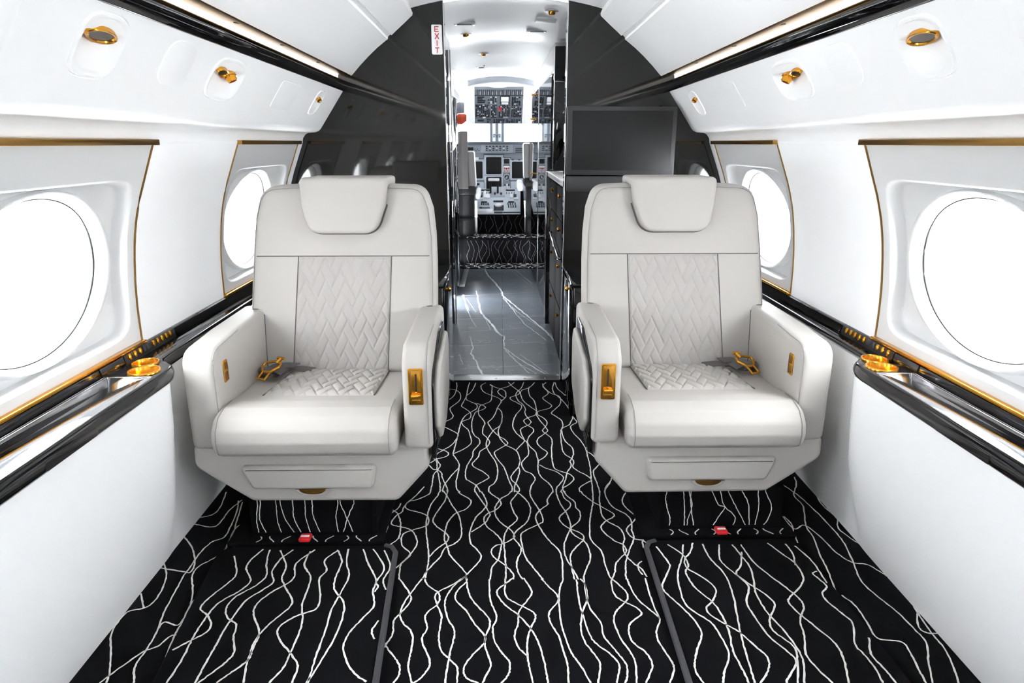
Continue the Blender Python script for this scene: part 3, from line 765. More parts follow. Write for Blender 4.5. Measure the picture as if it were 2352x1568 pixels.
FLOOR_LINES = "-266,3323 -260,3258 -261,3179 -269,3125 -286,3075|-293,3219 -273,3219 -250,3190 -237,3152 -232,3104 -239,3052 -262,2997 -274,2963 -266,2919 -254,2877 -258,2841 -278,2815 -291,2793|-166,3315 -173,3240 -188,3167 -204,3130 -202,3077 -183,3051 -160,3025 -147,2995 -151,2956 -177,2913 -200,2867 -212,2805 -216,2744 -219,2662 -221,2607 -224,2532 -227,2478 -213,2439 -199,2395 -196,2352 -198,2295 -200,2235 -193,2188 -181,2168|-198,3322 -203,3234 -205,3124 -216,3041 -221,2991 -201,2957 -177,2913 -172,2871 -177,2840 -194,2822 -210,2800 -201,2761 -179,2719 -168,2669 -158,2590 -168,2553 -194,2513 -227,2478|-113,3314 -135,3279 -135,3233 -118,3177 -83,3133 -52,3101 -33,3059 -44,2998 -53,2954 -61,2893 -75,2838 -92,2794 -81,2742 -68,2700 -41,2643 -20,2615 -6,2577 -14,2558 -36,2529 -60,2493 -56,2457 -42,2409 -24,2362 -13,2305 -5,2250 6,2202 3,2165|-91,3284 -80,3261 -80,3188 -80,3101 -85,3054 -111,3019 -133,2995 -140,2941 -136,2885 -117,2830 -106,2785 -112,2743 -113,2676 -99,2644 -85,2605 -82,2578 -94,2537 -118,2501 -125,2451 -137,2417 -147,2387 -135,2358 -110,2332 -88,2300 -80,2275 -97,2251 -122,2222 -129,2193 -128,2167|-89,3290 -64,3249 -33,3220 -13,3186 -10,3121 -15,3095 -33,3054|37,3324 8,3265 -33,3226 -50,3187 -40,3143 -15,3095|-175,3035 -137,3015 -108,2980 -120,2946 -149,2922 -159,2876 -164,2813 -164,2760 -159,2702 -146,2653 -128,2621 -122,2582 -135,2538 -147,2501 -147,2459 -156,2418 -166,2371 -169,2320 -165,2270 -148,2246 -127,2219 -112,2181 -109,2167|-53,2969 -35,2930 -29,2874 -31,2802 -43,2750 -67,2708 -89,2628 -96,2574 -90,2522 -74,2465 -58,2416 -50,2369 -47,2318 -51,2262 -62,2227 -77,2204 -79,2166|-31,2802 -38,2758 -46,2708 -43,2651 -33,2604 -14,2558 5,2535 27,2506 37,2463 40,2415 33,2361 14,2317 3,2280 7,2252 21,2225 32,2185 28,2164|34,2361 36,2323 27,2261 16,2214 14,2165|4,3324 20,3271 42,3219 59,3180 52,3142 13,3105 17,3068 39,3037 63,2992 58,2948 35,2882 21,2810 18,2749 28,2690 46,2642 63,2606 61,2587 44,2549 27,2509|85,3323 71,3241 43,3164 40,3120 50,3057 71,3006 80,2947 76,2900 87,2844 100,2800 88,2765 54,2723 52,2674 64,2610 74,2579 77,2527 76,2469 59,2428 46,2394 49,2355 58,2326 81,2303 92,2260 77,2213 68,2164|142,3316 111,3241 67,3191 67,3099 80,3036 107,2976 130,2927 127,2890 131,2862 145,2799 162,2738 168,2700 154,2672 125,2625 116,2578 132,2526 152,2489 140,2447 114,2413|111,3252 105,3196 109,3119 126,3056 131,2976 131,2908 122,2876 87,2844 68,2809 81,2765 106,2722 105,2689 83,2633 77,2579 88,2534 105,2494 109,2448 112,2407 108,2360 109,2309 118,2272 138,2235 150,2200 152,2162|201,3315 181,3263 201,3172 195,3139 171,3092 185,3045 206,2994 190,2955 141,2922 135,2880 158,2843 172,2790 160,2738 146,2701 161,2664 178,2624 179,2577 172,2518 168,2440 169,2359 186,2327 222,2301 237,2264 221,2228 192,2194 178,2162|182,3298 186,3240 216,3155 248,3122 257,3070 246,3004 219,2945 199,2898 216,2861 237,2815 239,2754 230,2712 230,2639 237,2584 257,2531 258,2480 247,2432 237,2405 237,2365 217,2314 206,2258 188,2194 195,2162|244,3320 228,3227 231,3155 247,3112 262,3064 278,2993 289,2915 293,2850 276,2788 267,2762 232,2720 224,2679 218,2608 216,2517 223,2467 244,2432 251,2398 243,2358 262,2319 288,2287 300,2251 278,2227 250,2193 248,2161|248,3314 253,3227 280,3138 300,3064 307,2983 293,2896 296,2841 305,2792 276,2753 272,2711 283,2654 300,2598 312,2508 311,2458 311,2390 306,2312 300,2251 298,2209 293,2160|321,2792 321,2753 326,2744|331,2690 331,2637 336,2613 329,2567 312,2508 329,2465 351,2403 348,2379 319,2325 315,2281 318,2227 320,2160|115,2377 140,2347 174,2321 199,2274 184,2229 167,2194 163,2162|-293,2754 -257,2720 -220,2670 -221,2630 -239,2562 -270,2514 -290,2482 -293,2447 -280,2406 -270,2379 -277,2341 -288,2303 -287,2242 -287,2170|-305,2563 -291,2529 -257,2503 -245,2474 -259,2450 -288,2433 -310,2400|-311,2526 -306,2454 -287,2413 -279,2347 -266,2278 -256,2212 -253,2169|-312,2380 -295,2347 -277,2341 -260,2315 -254,2278 -239,2230 -229,2195 -225,2169|-198,2352 -218,2302 -239,2230 -245,2189 -242,2169|365,2232 344,2191 337,2159|-314,2210 -336,2146 -357,2103 -368,2069 -370,2036 -384,2016 -396,1973 -387,1954 -356,1942 -325,1923 -304,1883 -297,1841 -310,1791 -329,1749 -344,1721|-287,2191 -292,2154 -328,2119 -357,2103 -363,2069 -346,2048 -309,2031 -282,2010 -274,1979 -279,1948 -321,1923 -348,1898 -343,1841 -310,1791 -330,1743 -331,1706 -327,1667|-254,2181 -260,2140 -270,2110 -280,2059 -281,2002 -280,1956 -270,1882 -261,1833 -253,1773 -251,1729 -253,1666|-228,2190 -227,2153 -232,2101 -247,2050 -260,1986 -247,1948 -215,1910 -201,1881 -206,1853 -231,1819 -253,1773|-242,2181 -227,2144 -202,2075 -181,2025 -167,1962 -161,1887 -178,1846 -208,1819 -219,1773 -235,1741 -253,1699 -260,1666|-187,2171 -176,2152 -143,2116 -141,2082 -157,2049 -186,2025 -208,1978 -214,1925 -214,1874 -200,1825 -190,1785 -164,1740 -135,1688 -149,1665|-105,2171 -95,2142 -83,2085 -93,2048 -117,2000 -131,1938 -135,1894 -129,1845 -110,1814 -94,1771 -111,1727 -133,1688 -136,1664|-127,2170 -103,2107 -73,2023 -75,1999 -91,1957 -130,1909|-75,2169 -68,2151 -41,2115 -35,2080 -54,2043 -84,2015 -91,1976 -78,1937 -53,1900 -33,1857 -37,1803 -44,1757 -61,1720 -66,1663|1,2172 -8,2150 -37,2115 -54,2064 -54,2015 -37,1967 -4,1921 7,1892 5,1874 -21,1846 -53,1830 -64,1803 -56,1770 -26,1735 0,1689 1,1662|17,2176 43,2131 63,2079 65,2029 50,1966 16,1914 5,1878 22,1835 27,1802 12,1744 16,1694 28,1662|27,2172 21,2149 0,2097 8,2030 19,1982 -12,1929 -25,1878 -25,1829 -22,1763 -20,1713 -22,1662|70,2171 70,2139 85,2078 99,2028 105,1973 87,1950 36,1906 29,1870 33,1815 39,1769 60,1718 86,1661|152,2167 128,2112 126,2078 96,2037 81,1997 87,1950 104,1890 121,1848 144,1800 148,1748 143,1660|164,2165 164,2142 172,2077 185,2027 192,1971 190,1926 169,1861 160,1820 161,1767 174,1716 187,1659|182,2166 189,2120 207,2076 185,2031 161,1995 166,1956 191,1922 221,1896 227,1863 197,1819 177,1779 173,1722 176,1659|189,2174 199,2137 222,2093 222,2059 233,2018 223,1971 191,1922 200,1885 226,1853 235,1812 234,1759 214,1703 201,1659|252,2168 258,2145 283,2097 309,2062 345,2012 337,1989 313,1969 291,1932 298,1895 323,1851 345,1830 349,1796 328,1764 307,1733 297,1690 282,1658|295,2167 284,2084 269,2018 255,1940 249,1860 272,1798 274,1733 277,1684 282,1658|320,2172 308,2083 305,2001 320,1962 351,1923 356,1872 344,1823 343,1777 360,1732 377,1707 386,1668|376,2326 380,2276 365,2227 339,2171 338,2109 351,2053 386,2008 396,1968 388,1915 385,1864 363,1810 341,1751 330,1701 324,1657|414,2161 391,2108 390,2065 412,2007 432,1960 443,1914 432,1878 410,1850 406,1812|414,2161 431,2107 428,2048 410,1976 377,1930 371,1901 385,1864 411,1853 425,1829|386,1744 372,1728 369,1701 375,1677|-382,2094 -386,2061 -407,2028 -422,2009 -408,1973 -404,1920 -415,1877 -430,1853|-422,2099 -420,2070 -385,2028 -368,1980 -361,1935 -359,1876 -386,1835|-326,1671 -288,1603 -282,1570 -297,1531 -314,1499 -314,1478 -311,1442 -323,1403 -337,1375|-259,1673 -267,1654 -287,1600 -300,1554 -302,1515 -290,1483 -265,1452 -256,1412 -257,1365 -256,1329 -244,1286 -237,1280 -220,1298 -207,1328 -210,1360 -227,1397 -234,1431 -225,1461 -235,1503 -230,1525 -208,1555 -203,1584 -210,1607 -242,1641 -254,1673|-136,1680 -173,1640 -209,1610 -216,1587 -207,1552 -192,1508 -192,1466 -192,1426 -182,1382 -160,1354 -139,1323 -137,1278|-134,1680 -165,1640 -184,1592 -187,1552 -174,1497 -155,1455 -155,1415 -160,1377 -161,1350 -164,1306 -164,1278|-134,1677 -129,1627 -116,1579 -92,1539 -66,1495 -65,1464 -75,1429 -74,1395 -67,1366 -60,1330 -78,1277|-133,1652 -156,1615 -159,1574 -128,1529 -105,1480 -75,1429 -81,1400 -104,1367 -122,1331 -122,1305 -110,1288 -87,1277|-68,1663 -68,1644 -63,1567 -48,1516 -48,1489 -56,1464 -52,1418 -37,1380 -17,1347 -14,1316 -21,1295 -35,1276|-22,1669 -23,1644 -22,1589 4,1560 37,1534 54,1515 55,1493 41,1457 32,1412 30,1365 32,1329 39,1275|0,1669 -23,1641 -45,1614 -41,1584 -18,1543 10,1510 41,1457 56,1417 64,1378 71,1324 74,1274|30,1668 51,1606 38,1571 14,1526 9,1473 0,1437 7,1393 30,1360|81,1664 95,1636 123,1575 94,1519 95,1477 112,1426 118,1377 124,1327 122,1274|144,1663 130,1617 123,1558 122,1481 129,1415 138,1368 154,1331 173,1273|181,1659 181,1647 178,1580 181,1513 190,1439 200,1405 234,1362 248,1325 233,1272|193,1662 203,1634 202,1574 182,1518 171,1455 176,1405 194,1362 203,1330 190,1272|204,1665 201,1616 203,1540 224,1480 227,1424 249,1371 265,1329 262,1295 252,1271|285,1658 311,1608 314,1578 302,1555 274,1522 261,1484 267,1418 283,1370 288,1329 279,1271|285,1661 278,1639 281,1585 306,1555 331,1532 337,1507 302,1473 291,1433 298,1398 320,1369 327,1324 301,1271|328,1658 328,1638 339,1572 363,1526 382,1488 363,1442 361,1402 373,1350 377,1314 356,1270|380,1662 377,1571 382,1488|-335,1433 -323,1403 -297,1366 -278,1334 -275,1303 -284,1280|-1018,2182 -999,2083 -1006,2028 -1058,2006|-941,2126 -959,2054 -960,1974 -980,1953 -1052,1975|-952,2121 -928,2036 -914,1939 -913,1890 -940,1866 -952,1812 -951,1740 -951,1692 -944,1634 -933,1543 -917,1471 -911,1430 -910,1385 -909,1343 -885,1290|-934,2111 -913,2008 -894,1922 -883,1834 -859,1718 -848,1632|-873,1990 -896,1939 -883,1834 -897,1782 -926,1740 -926,1692 -896,1627 -866,1536 -865,1492 -864,1449 -847,1360|-857,1946 -861,1857 -852,1781|-1043,1900 -989,1836 -948,1761 -939,1712 -960,1713 -1040,1734|-1038,1756 -1003,1700 -984,1634 -981,1579 -995,1553 -1031,1536 -1029,1462 -988,1382 -958,1321 -948,1291|-1034,1616 -996,1556|-840,1671 -837,1645 -866,1608 -875,1566 -870,1487 -912,1498 -917,1471|-853,1449 -872,1444 -887,1409 -913,1390 -940,1343 -964,1291|1062,2262 1049,2210 1004,2124 1005,2053 962,1932 956,1863 935,1775 920,1686 898,1585 900,1523 898,1476|994,2211 1020,2124 1032,2033 1039,1940 1038,1837 1019,1743 994,1643 1001,1577 1020,1509 1028,1440 1029,1392 996,1327 964,1260|1102,2291 1101,2187 1075,2072 1085,1985 1102,1939|907,1987 915,1911 958,1932 979,1862 988,1781 1011,1728 1050,1716 1072,1676 1093,1614 1084,1556 1073,1496 1063,1423 1061,1365 1042,1302 1024,1259|1107,2003 1062,1921 1069,1861 1085,1820 1106,1807|1106,1531 1065,1490 1043,1440 1063,1423 1110,1430|907,1578 922,1534 920,1470 915,1409 969,1393 968,1352 957,1303 949,1260|1107,1390 1105,1360 1113,1344|912,1987 918,1941 902,1881 893,1831"
MAT_LINES = ("-832,1768 -794,1683 -801,1638 -818,1600 -832,1558 -831,1529 -800,1501 -777,1463 -781,1436 -805,1411 -835,1378|-757,1803 -776,1745 -773,1703 -742,1650 -754,1605 -783,1570 -799,1535 -803,1490 -805,1442 -802,1396 -798,1349 -800,1273|-737,1799 -724,1730 -704,1669 -721,1624 -756,1581 -765,1534 -746,1494 -714,1467 -703,1420 -683,1370 -687,1342 -707,1306 -728,1272|-665,1798 -689,1751 -694,1688 -675,1642 -695,1605 -723,1563 -733,1500 -737,1451 -736,1395 -736,1338 -735,1272|-703,1795 -662,1715 -657,1661 -637,1622 -599,1561 -600,1526 -626,1476 -642,1429 -645,1384 -638,1346 -663,1305 -686,1272|-600,1797 -636,1729 -623,1667 -633,1635 -665,1598 -688,1550 -683,1505 -646,1439 -641,1394 -641,1355 -636,1318 -624,1271|-611,1790 -611,1721 -578,1667 -570,1609 -567,1543 -550,1486 -544,1433 -545,1363 -547,1317 -565,1270|-530,1792 -556,1742 -538,1693 -550,1653 -529,1583 -522,1542 -531,1519 -569,1497 -599,1460 -591,1418 -545,1363 -515,1321 -513,1269|-531,1796 -504,1734 -505,1665 -497,1608 -459,1552 -448,1501 -449,1426 -460,1357 -472,1298 -481,1268|-499,1799 -488,1726 -468,1665 -475,1589 -483,1524 -480,1437 -480,1353 -477,1268|-454,1798 -422,1718 -389,1650 -387,1593 -374,1534 -396,1483 -418,1431 -421,1381 -399,1328 -372,1292 -344,1270|-423,1798 -375,1704 -386,1637 -377,1618 -383,1593|-388,1790 -358,1710 -367,1644 -353,1602|-351,1477 -362,1440 -350,1409",
             "441,1797 458,1716 455,1688 417,1613 417,1580 451,1506 468,1454 469,1410 446,1364 427,1320 421,1287 429,1253|478,1808 511,1753 513,1701 497,1666 504,1598 532,1541 543,1487 541,1420 530,1353 532,1295 532,1252|525,1807 507,1745 474,1666 460,1586 462,1518 504,1459 515,1410 516,1343 487,1286 473,1253|557,1815 538,1768 510,1730 507,1687 538,1644 560,1591 536,1541 510,1511 515,1482 542,1447 567,1419 590,1367 605,1332 594,1294 558,1251|586,1810 587,1737 606,1657 603,1597 594,1534 573,1436 562,1372 553,1304 546,1252|637,1805 615,1729 631,1671 659,1615 690,1563 697,1520 663,1468 655,1423 682,1370 675,1326 644,1250|676,1805 684,1750 690,1691 678,1622 664,1570 666,1491 682,1423 689,1360 685,1316 659,1250|692,1765 667,1698 640,1657 655,1602 626,1533 627,1480 636,1402 658,1356 669,1316 628,1266 619,1250|703,1804 708,1727 727,1662 754,1601 773,1549 772,1513 740,1461 725,1401 702,1340 709,1292 724,1249|788,1811 813,1748 830,1703 825,1640 796,1594 749,1550 739,1525 751,1478 769,1433 789,1379 787,1329 761,1248|841,1806 843,1755 827,1696|877,1667 860,1653 873,1599 846,1567 845,1530 862,1482 869,1442 838,1373 842,1338 845,1290 839,1247|866,1794 884,1717 880,1612|884,1393 860,1338 866,1290 869,1246")
PED_LINES = ("-789,127 -798,67 -794,14|-780,127 -788,72 -770,16|-732,126 -733,66 -723,13|-719,124 -710,76 -680,15|-680,121 -681,76 -660,15|-642,125 -644,75 -633,17|-620,123 -621,80 -600,14|-540,125 -551,75 -544,11|-534,124 -515,69 -497,13|-492,124 -512,79 -535,11",
             "489,144 486,121 495,84 505,47 502,9|542,146 550,73 552,11|559,146 572,94 562,46 562,11|565,125 574,67 586,11|632,146 657,98 677,90 661,56 640,16|658,145 676,93 713,55 707,15|683,145 715,87 752,20|728,145 752,97 762,17|778,142 786,86 779,20|801,144 826,91 819,44 803,19")

def curves(txt, sub=7, jit=0.0009, seed=1):
    """polylines in millimetres -> smooth (Catmull-Rom) point lists in metres"""
    rr = random.Random(seed); out = []
    for l in txt.split('|'):
        P = [tuple(float(v) / 1000 for v in q.split(',')) for q in l.split()]
        P = [(2 * P[0][0] - P[1][0], 2 * P[0][1] - P[1][1])] + P + [(2 * P[-1][0] - P[-2][0], 2 * P[-1][1] - P[-2][1])]
        o_ = []
        for i in range(1, len(P) - 2):
            for k in range(sub):
                t = k / sub; q = []
                for d in (0, 1):
                    a, b_, c, e = P[i - 1][d], P[i][d], P[i + 1][d], P[i + 2][d]
                    q.append(0.5 * (2 * b_ + (c - a) * t + (2 * a - 5 * b_ + 4 * c - e) * t * t + (3 * b_ - a - 3 * c + e) * t ** 3) + rr.uniform(-jit, jit))
                o_.append(tuple(q))
        o_.append(P[-2]); out.append(o_)
    return out
bm = NB()
for l in curves(FLOOR_LINES): ribbon(bm, [(x, y, 0.0012) for x, y in l], 0.0047)
xs = -1.0; k = 0
while xs < 1.05:                       # the aisle behind the camera
    ribbon(bm, [(x, y, 0.0012) for x, y in wiggle(xs, -1.4, 1.25, 100 + k, 1.3)], 0.0056)
    xs += 0.062 + 0.03 * random.random(); k += 1
o = obj('carpet_lines', bm, 'line', floor, solid=False); o['kind'] = 'stuff'

for nm, x0, x1, yf, sd in (('left', -0.895, -0.350, 1.822, 1), ('right', 0.405, 0.885, 1.835, -1)):
    inb = x1 if sd > 0 else x0
    mat_o = fillet([(x0, yf), (x0 + sd * 0.11 if sd > 0 else x0 - 0.026, 0.8), (x1 + 0.062 if sd > 0 else x1 + 0.04, 0.8), (x1, yf)], [0.05, 0.02, 0.02, 0.05], 6)
    be = (x1 + 0.062) if sd > 0 else (x0 - 0.026)
    bm = padded(NB(), mat_o, 0.0, 0.014, 0.005, lambda a, b, d: V(a, b, d), 3)
    root = obj('floor_mat', bm, 'carpet'); tag(root, 'black line-patterned carpet plate on the floor in front of the %s-hand chair' % nm, 'floor mat', 'carpet plates in front of the chairs')
    obj('binding', tube(NB(), [V(be - sd * 0.006 + (inb - be) * (y - 0.8) / (yf - 0.8), y, 0.013) for y in (0.82, 1.0, 1.2, 1.5, yf - 0.04)] + [V(inb - sd * 0.018, yf - 0.014, 0.013), V(inb - sd * 0.04, yf - 0.004, 0.012)], 0.0085, 8), 'binding', root)
    bm = NB()
    for l in curves(MAT_LINES[0 if sd > 0 else 1]): ribbon(bm, [(x, min(y, yf - 0.006), 0.0152) for x, y in l], 0.0050)
    o = obj('carpet_lines', bm, 'line', root, solid=False); o['kind'] = 'stuff'
    # pedestal
    p0, p1 = (-0.822, -0.432) if sd > 0 else (0.470, 0.868)
    py = 1.880 if sd > 0 else 1.90
    ped = empty('chair_pedestal', 'black carpeted pedestal under the %s-hand cream chair with red release tab' % nm, 'pedestal', 'carpeted chair pedestals', (0, 0, 0))
    bm = NB(); box(bm, p0, p1, py, py + 0.34, 0.0, 0.160, r=0.012)
    obj('plinth', bm, 'carpet', ped)
    obj('kerb', bbox(p0 - 0.06, p1 + 0.03, py - 0.045, py + 0.36, 0.0, 0.016, r=0.005), 'carpet', ped)
    obj('binding', tube(NB(), [V(p0 + 0.004, py, 0.020), V(p1 - 0.004, py, 0.020)], 0.006, 6), 'carpet', ped)
    obj('binding', tube(NB(), [V((p1 if sd > 0 else p0), py + 0.002, 0.02), V((p1 if sd > 0 else p0), py + 0.002, 0.150)], 0.010, 6), 'carpet', ped)
    bm = NB()
    for l in curves(PED_LINES[0 if sd > 0 else 1]):
        l = [(l[0][0], 0.154)] + l
        ribbon(bm, [(x, py - 0.0015, z) for x, z in l], 0.0030, Vector((0, -1, 0)))
    for k2, xx in enumerate([p0 + 0.03 + 0.045 * i for i in range(9)]):
        ribbon(bm, [(xx + 0.012 * math.sin(k2 * 2.1 + t * 0.7), py - 0.042 + 0.008 * t, 0.0168) for t in range(5)], 0.004)
    o = obj('carpet_lines', bm, 'line', ped, solid=False); o['kind'] = 'stuff'
    tx = -0.642 if sd > 0 else 0.662
    tab = obj('release_tab', bbox(tx - 0.018, tx + 0.018, py - 0.048, py - 0.012, 0.017, 0.030, r=0.005), 'red', ped)
    obj('tab_mark', bbox(tx - 0.013, tx + 0.013, py - 0.036, py - 0.026, 0.0298, 0.0308), 'label', tab)

# ------------------------------------------------------------------ bulkhead furniture: screen, exit sign, low cabinets
tv = empty('wall_screen', 'dark flat television screen mounted on the black bulkhead above the right chair', 'television', None, (0.535, YB - 0.05, 1.2))
def rel(o, root):
    o.parent = root; o.matrix_parent_inverse = Matrix.Translation(root.location).inverted(); return o
bm = NB()
fo = [(0.281, 1.055), (0.789, 1.050), (0.789, 1.360), (0.281, 1.363)]
padded(bm, fillet(fo, 0.003, 2), YB - 0.012, YB - 0.060, 0.003, lambda a, b, d: V(a, d, b), 2)
rel(obj('bezel', bm, 'bezel', tv), tv)
bm = NB(); padded(bm, [(0.303, 1.077), (0.770, 1.073), (0.770, 1.342), (0.303, 1.343)], YB - 0.05, YB - 0.0615, 0.0008, lambda a, b, d: V(a, d, b), 2)
rel(obj('screen', bm, 'screen', tv), tv)
sb = obj('speaker_bar', bbox(0.284, 0.795, YB - 0.052, YB - 0.001, 0.975, 1.049, r=0.004), 'bezel')
tag(sb, 'flat charcoal bar on the bulkhead directly under the television screen', 'speaker')

ex_s = empty('exit_sign', 'small white sign with red vertical letters EXIT on the black bulkhead', 'sign', None, (-0.318, YB, 1.65))
bm = NB(); padded(bm, fillet([(-0.342, 1.588), (-0.294, 1.588), (-0.295, 1.713), (-0.342, 1.713)], 0.006, 4), YB + 0.001, YB - 0.006, 0.001, lambda a, b, d: V(a, d, b), 2)
rel(obj('plate', bm, 'sign', ex_s), ex_s)
def stroke(bm, p, q, w, y):
    p = Vector(p); q = Vector(q); d = (q - p).normalized(); n_ = Vector((-d.y, d.x)) * w / 2
    pts = [p - n_, q - n_, q + n_, p + n_]
    a = [bm.verts.new((t.x, y, t.y)) for t in pts]; b = [bm.verts.new((t.x, y + 0.002, t.y)) for t in pts]
    bm.faces.new(a); bm.faces.new(list(reversed(b)))
    for i in range(4): bm.faces.new((a[i], b[i], b[(i + 1) % 4], a[(i + 1) % 4]))
yl = YB - 0.0072
LW = 0.0036
def letter(ch, cx, cz, w, h):
    bm = NB(); l, r_, b, t = cx - w / 2, cx + w / 2, cz - h / 2, cz + h / 2
    if ch == 'E':
        stroke(bm, (l + LW / 2, b), (l + LW / 2, t), LW, yl)
        for z in (b + LW / 2, cz, t - LW / 2): stroke(bm, (l, z), (r_ - (0.002 if z == cz else 0), z), LW, yl)
    if ch == 'X': stroke(bm, (l + 0.001, b), (r_ - 0.001, t), LW, yl); stroke(bm, (l + 0.001, t), (r_ - 0.001, b), LW, yl - 0.0002)
    if ch == 'I': stroke(bm, (cx, b), (cx, t), LW, yl)
    if ch == 'T': stroke(bm, (cx, b), (cx, t), LW, yl); stroke(bm, (l, t - LW / 2), (r_, t - LW / 2), LW, yl)
    rel(obj('letter', bm, 'letter', ex_s), ex_s)
for i, ch in enumerate('EXIT'): letter(ch, -0.3185 + 0.001 * (i > 0), 1.694 - 0.0295 * i, 0.019, 0.0235)

for nm, s, x0 in (('left', -1, 0.283), ('right', 1, 0.283)):
    SGN = s
    cab = empty('low_cabinet', 'low black lacquer cabinet between the %s chair and the bulkhead with gold knob' % nm, 'cabinet', None)
    obj('body', bbox(x0, 0.86, 2.86, YB - 0.004, 0.0, 0.600, r=0.004), 'lacquer', cab)
    obj('top', bbox(x0 - 0.006, 0.86, 2.85, YB - 0.003, 0.601, 0.616, r=0.004), 'lacquer', cab)
    dr = obj('door', bbox(x0 - 0.006, x0 + 0.004, 2.88, 3.30, 0.04, 0.585, r=0.003), 'lacquer', cab)
    obj('knob', loft(NB(), ring_loops(V(x0 - 0.006, 2.96, 0.575), (0, 0.012, 0), (0, 0, 0.012), (-SGN, 0, 0), [(0.5, 0), (0.5, 0.008), (1, 0.012), (1, 0.018), (0.7, 0.022)], 16), True, False, True), 'gold', dr)
SGN = 1

# ------------------------------------------------------------------ vestibule
bm = NB()
xs_ = [-0.42 + 0.86 * i / 12 for i in range(13)]
ysv = [YB + 0.02, 4.0, 4.6, 5.2, 5.8, 6.3, 6.62]
Lr = [[bm.verts.new((x, y, 1.835 - 0.32 * x * x - 0.012 * max(0, y - 5.0))) for x in xs_] for y in ysv]
for a, b in zip(Lr[:-1], Lr[1:]):
    for i in range(12): bm.faces.new((a[i], a[i + 1], b[i + 1], b[i]))
vc = struct('ceiling_vestibule', bm, 'white')
# marble tiles over a dark bed
bed = struct('floor_vestibule', bbox(-0.42, 0.36, YB + 0.06, 6.70, -0.05, -0.002), 'grout', solid=True)
rows = [YB + 0.085, 4.02, 4.68, 5.34, 5.98, 6.62]
tp = None
for y0, y1 in zip(rows[:-1], rows[1:]):
    for x0, x1 in ((-0.415, -0.0235), (-0.0215, 0.35)):
        obj('tile', bbox(x0, x1, y0 + 0.001, y1 - 0.001, -0.012, 0.001, r=0.0008, seg=1), 'marble', bed)
# traced white veins inlaid in the tiles
bm = NB()
def vein(pts, w0, w1, seed):
    rr = random.Random(seed); P = []
    for (xa, ya), (xb, yb_) in zip(pts[:-1], pts[1:]):
        n = max(2, int(math.hypot(xb - xa, yb_ - ya) / 0.03))
        for i in range(n):
            t = i / n; P.append((xa + (xb - xa) * t + rr.uniform(-1, 1) * 0.004, ya + (yb_ - ya) * t, 0.0016))
    P.append((*pts[-1], 0.0016))
    N = len(P); prev = None
    for i in range(N):
        t = Vector(P[min(i + 1, N - 1)]) - Vector(P[max(0, i - 1)]); d = Vector((-t.y, t.x, 0)).normalized() * (w0 + (w1 - w0) * i / N) * rr.uniform(0.6, 1.3) / 2
        a, b = bm.verts.new(Vector(P[i]) - d), bm.verts.new(Vector(P[i]) + d)
        if prev: bm.faces.new((prev[0], a, b, prev[1]))
        prev = (a, b)
VE = [([(-0.193, 6.6), (-0.15, 6.25), (-0.08, 5.9), (-0.025, 5.55), (-0.02, 5.4)], .012, .016), ([(-0.02, 5.4), (0.06, 5.1), (0.16, 4.72), (0.255, 4.35), (0.32, 4.0)], .014, .010),
      ([(-0.02, 5.38), (0.05, 4.95), (0.13, 4.5), (0.25, 4.1)], .006, .005), ([(-0.02, 5.3), (0.1, 4.8), (0.2, 4.5), (0.3, 4.2)], .004, .003),
      ([(-0.24, 5.6), (-0.215, 5.25), (-0.185, 4.85), (-0.10, 4.5), (-0.06, 4.30), (-0.022, 4.2)], .010, .016), ([(-0.19, 4.9), (-0.13, 4.55), (-0.1, 4.35)], .006, .003),
      ([(-0.017, 3.97), (-0.012, 4.2)], .008, .010), ([(-0.017, 3.95), (0.06, 3.75), (0.13, 3.6), (0.205, 3.45)], .006, .012), ([(-0.015, 3.93), (0.04, 3.72), (0.12, 3.46)], .004, .004), ([(-0.012, 3.9), (0.06, 3.65), (0.16, 3.45)], .003, .004), ([(0.08, 3.8), (0.22, 3.45)], .003, .003),
      ([(-0.235, 4.2), (-0.205, 3.95), (-0.21, 3.82), (-0.175, 3.66), (-0.165, 3.6), (-0.13, 3.44)], .004, .012), ([(-0.345, 5.45), (-0.29, 4.95), (-0.25, 4.7)], .014, .004), ([(-0.33, 5.3), (-0.27, 4.9)], .004, .003), ([(-0.31, 5.3), (-0.22, 4.85)], .003, .003),
      ([(0.10, 6.6), (0.18, 6.2), (0.25, 5.85)], .010, .007), ([(0.06, 6.6), (0.2, 5.9), (0.25, 5.7)], .004, .003), ([(-0.28, 3.8), (-0.25, 3.62)], .005, .003), ([(-0.25, 4.68), (-0.2, 4.42)], .005, .002),
      ([(-0.36, 5.40), (-0.1, 5.45), (0.27, 5.55)], .007, .003), ([(-0.35, 4.64), (0.0, 4.67), (0.28, 4.74)], .004, .003), ([(-0.29, 3.98), (0.0, 4.02), (0.29, 4.09)], .003, .002), ([(-0.27, 3.54), (0.26, 3.62)], .002, .002), ([(-0.29, 4.3), (0.2, 4.42)], .003, .002)]
for i, (p, a, b) in enumerate(VE): vein(p, a, b, i)
o = obj('marble_vein', bm, 'vein', bed, solid=False); o['kind'] = 'stuff'

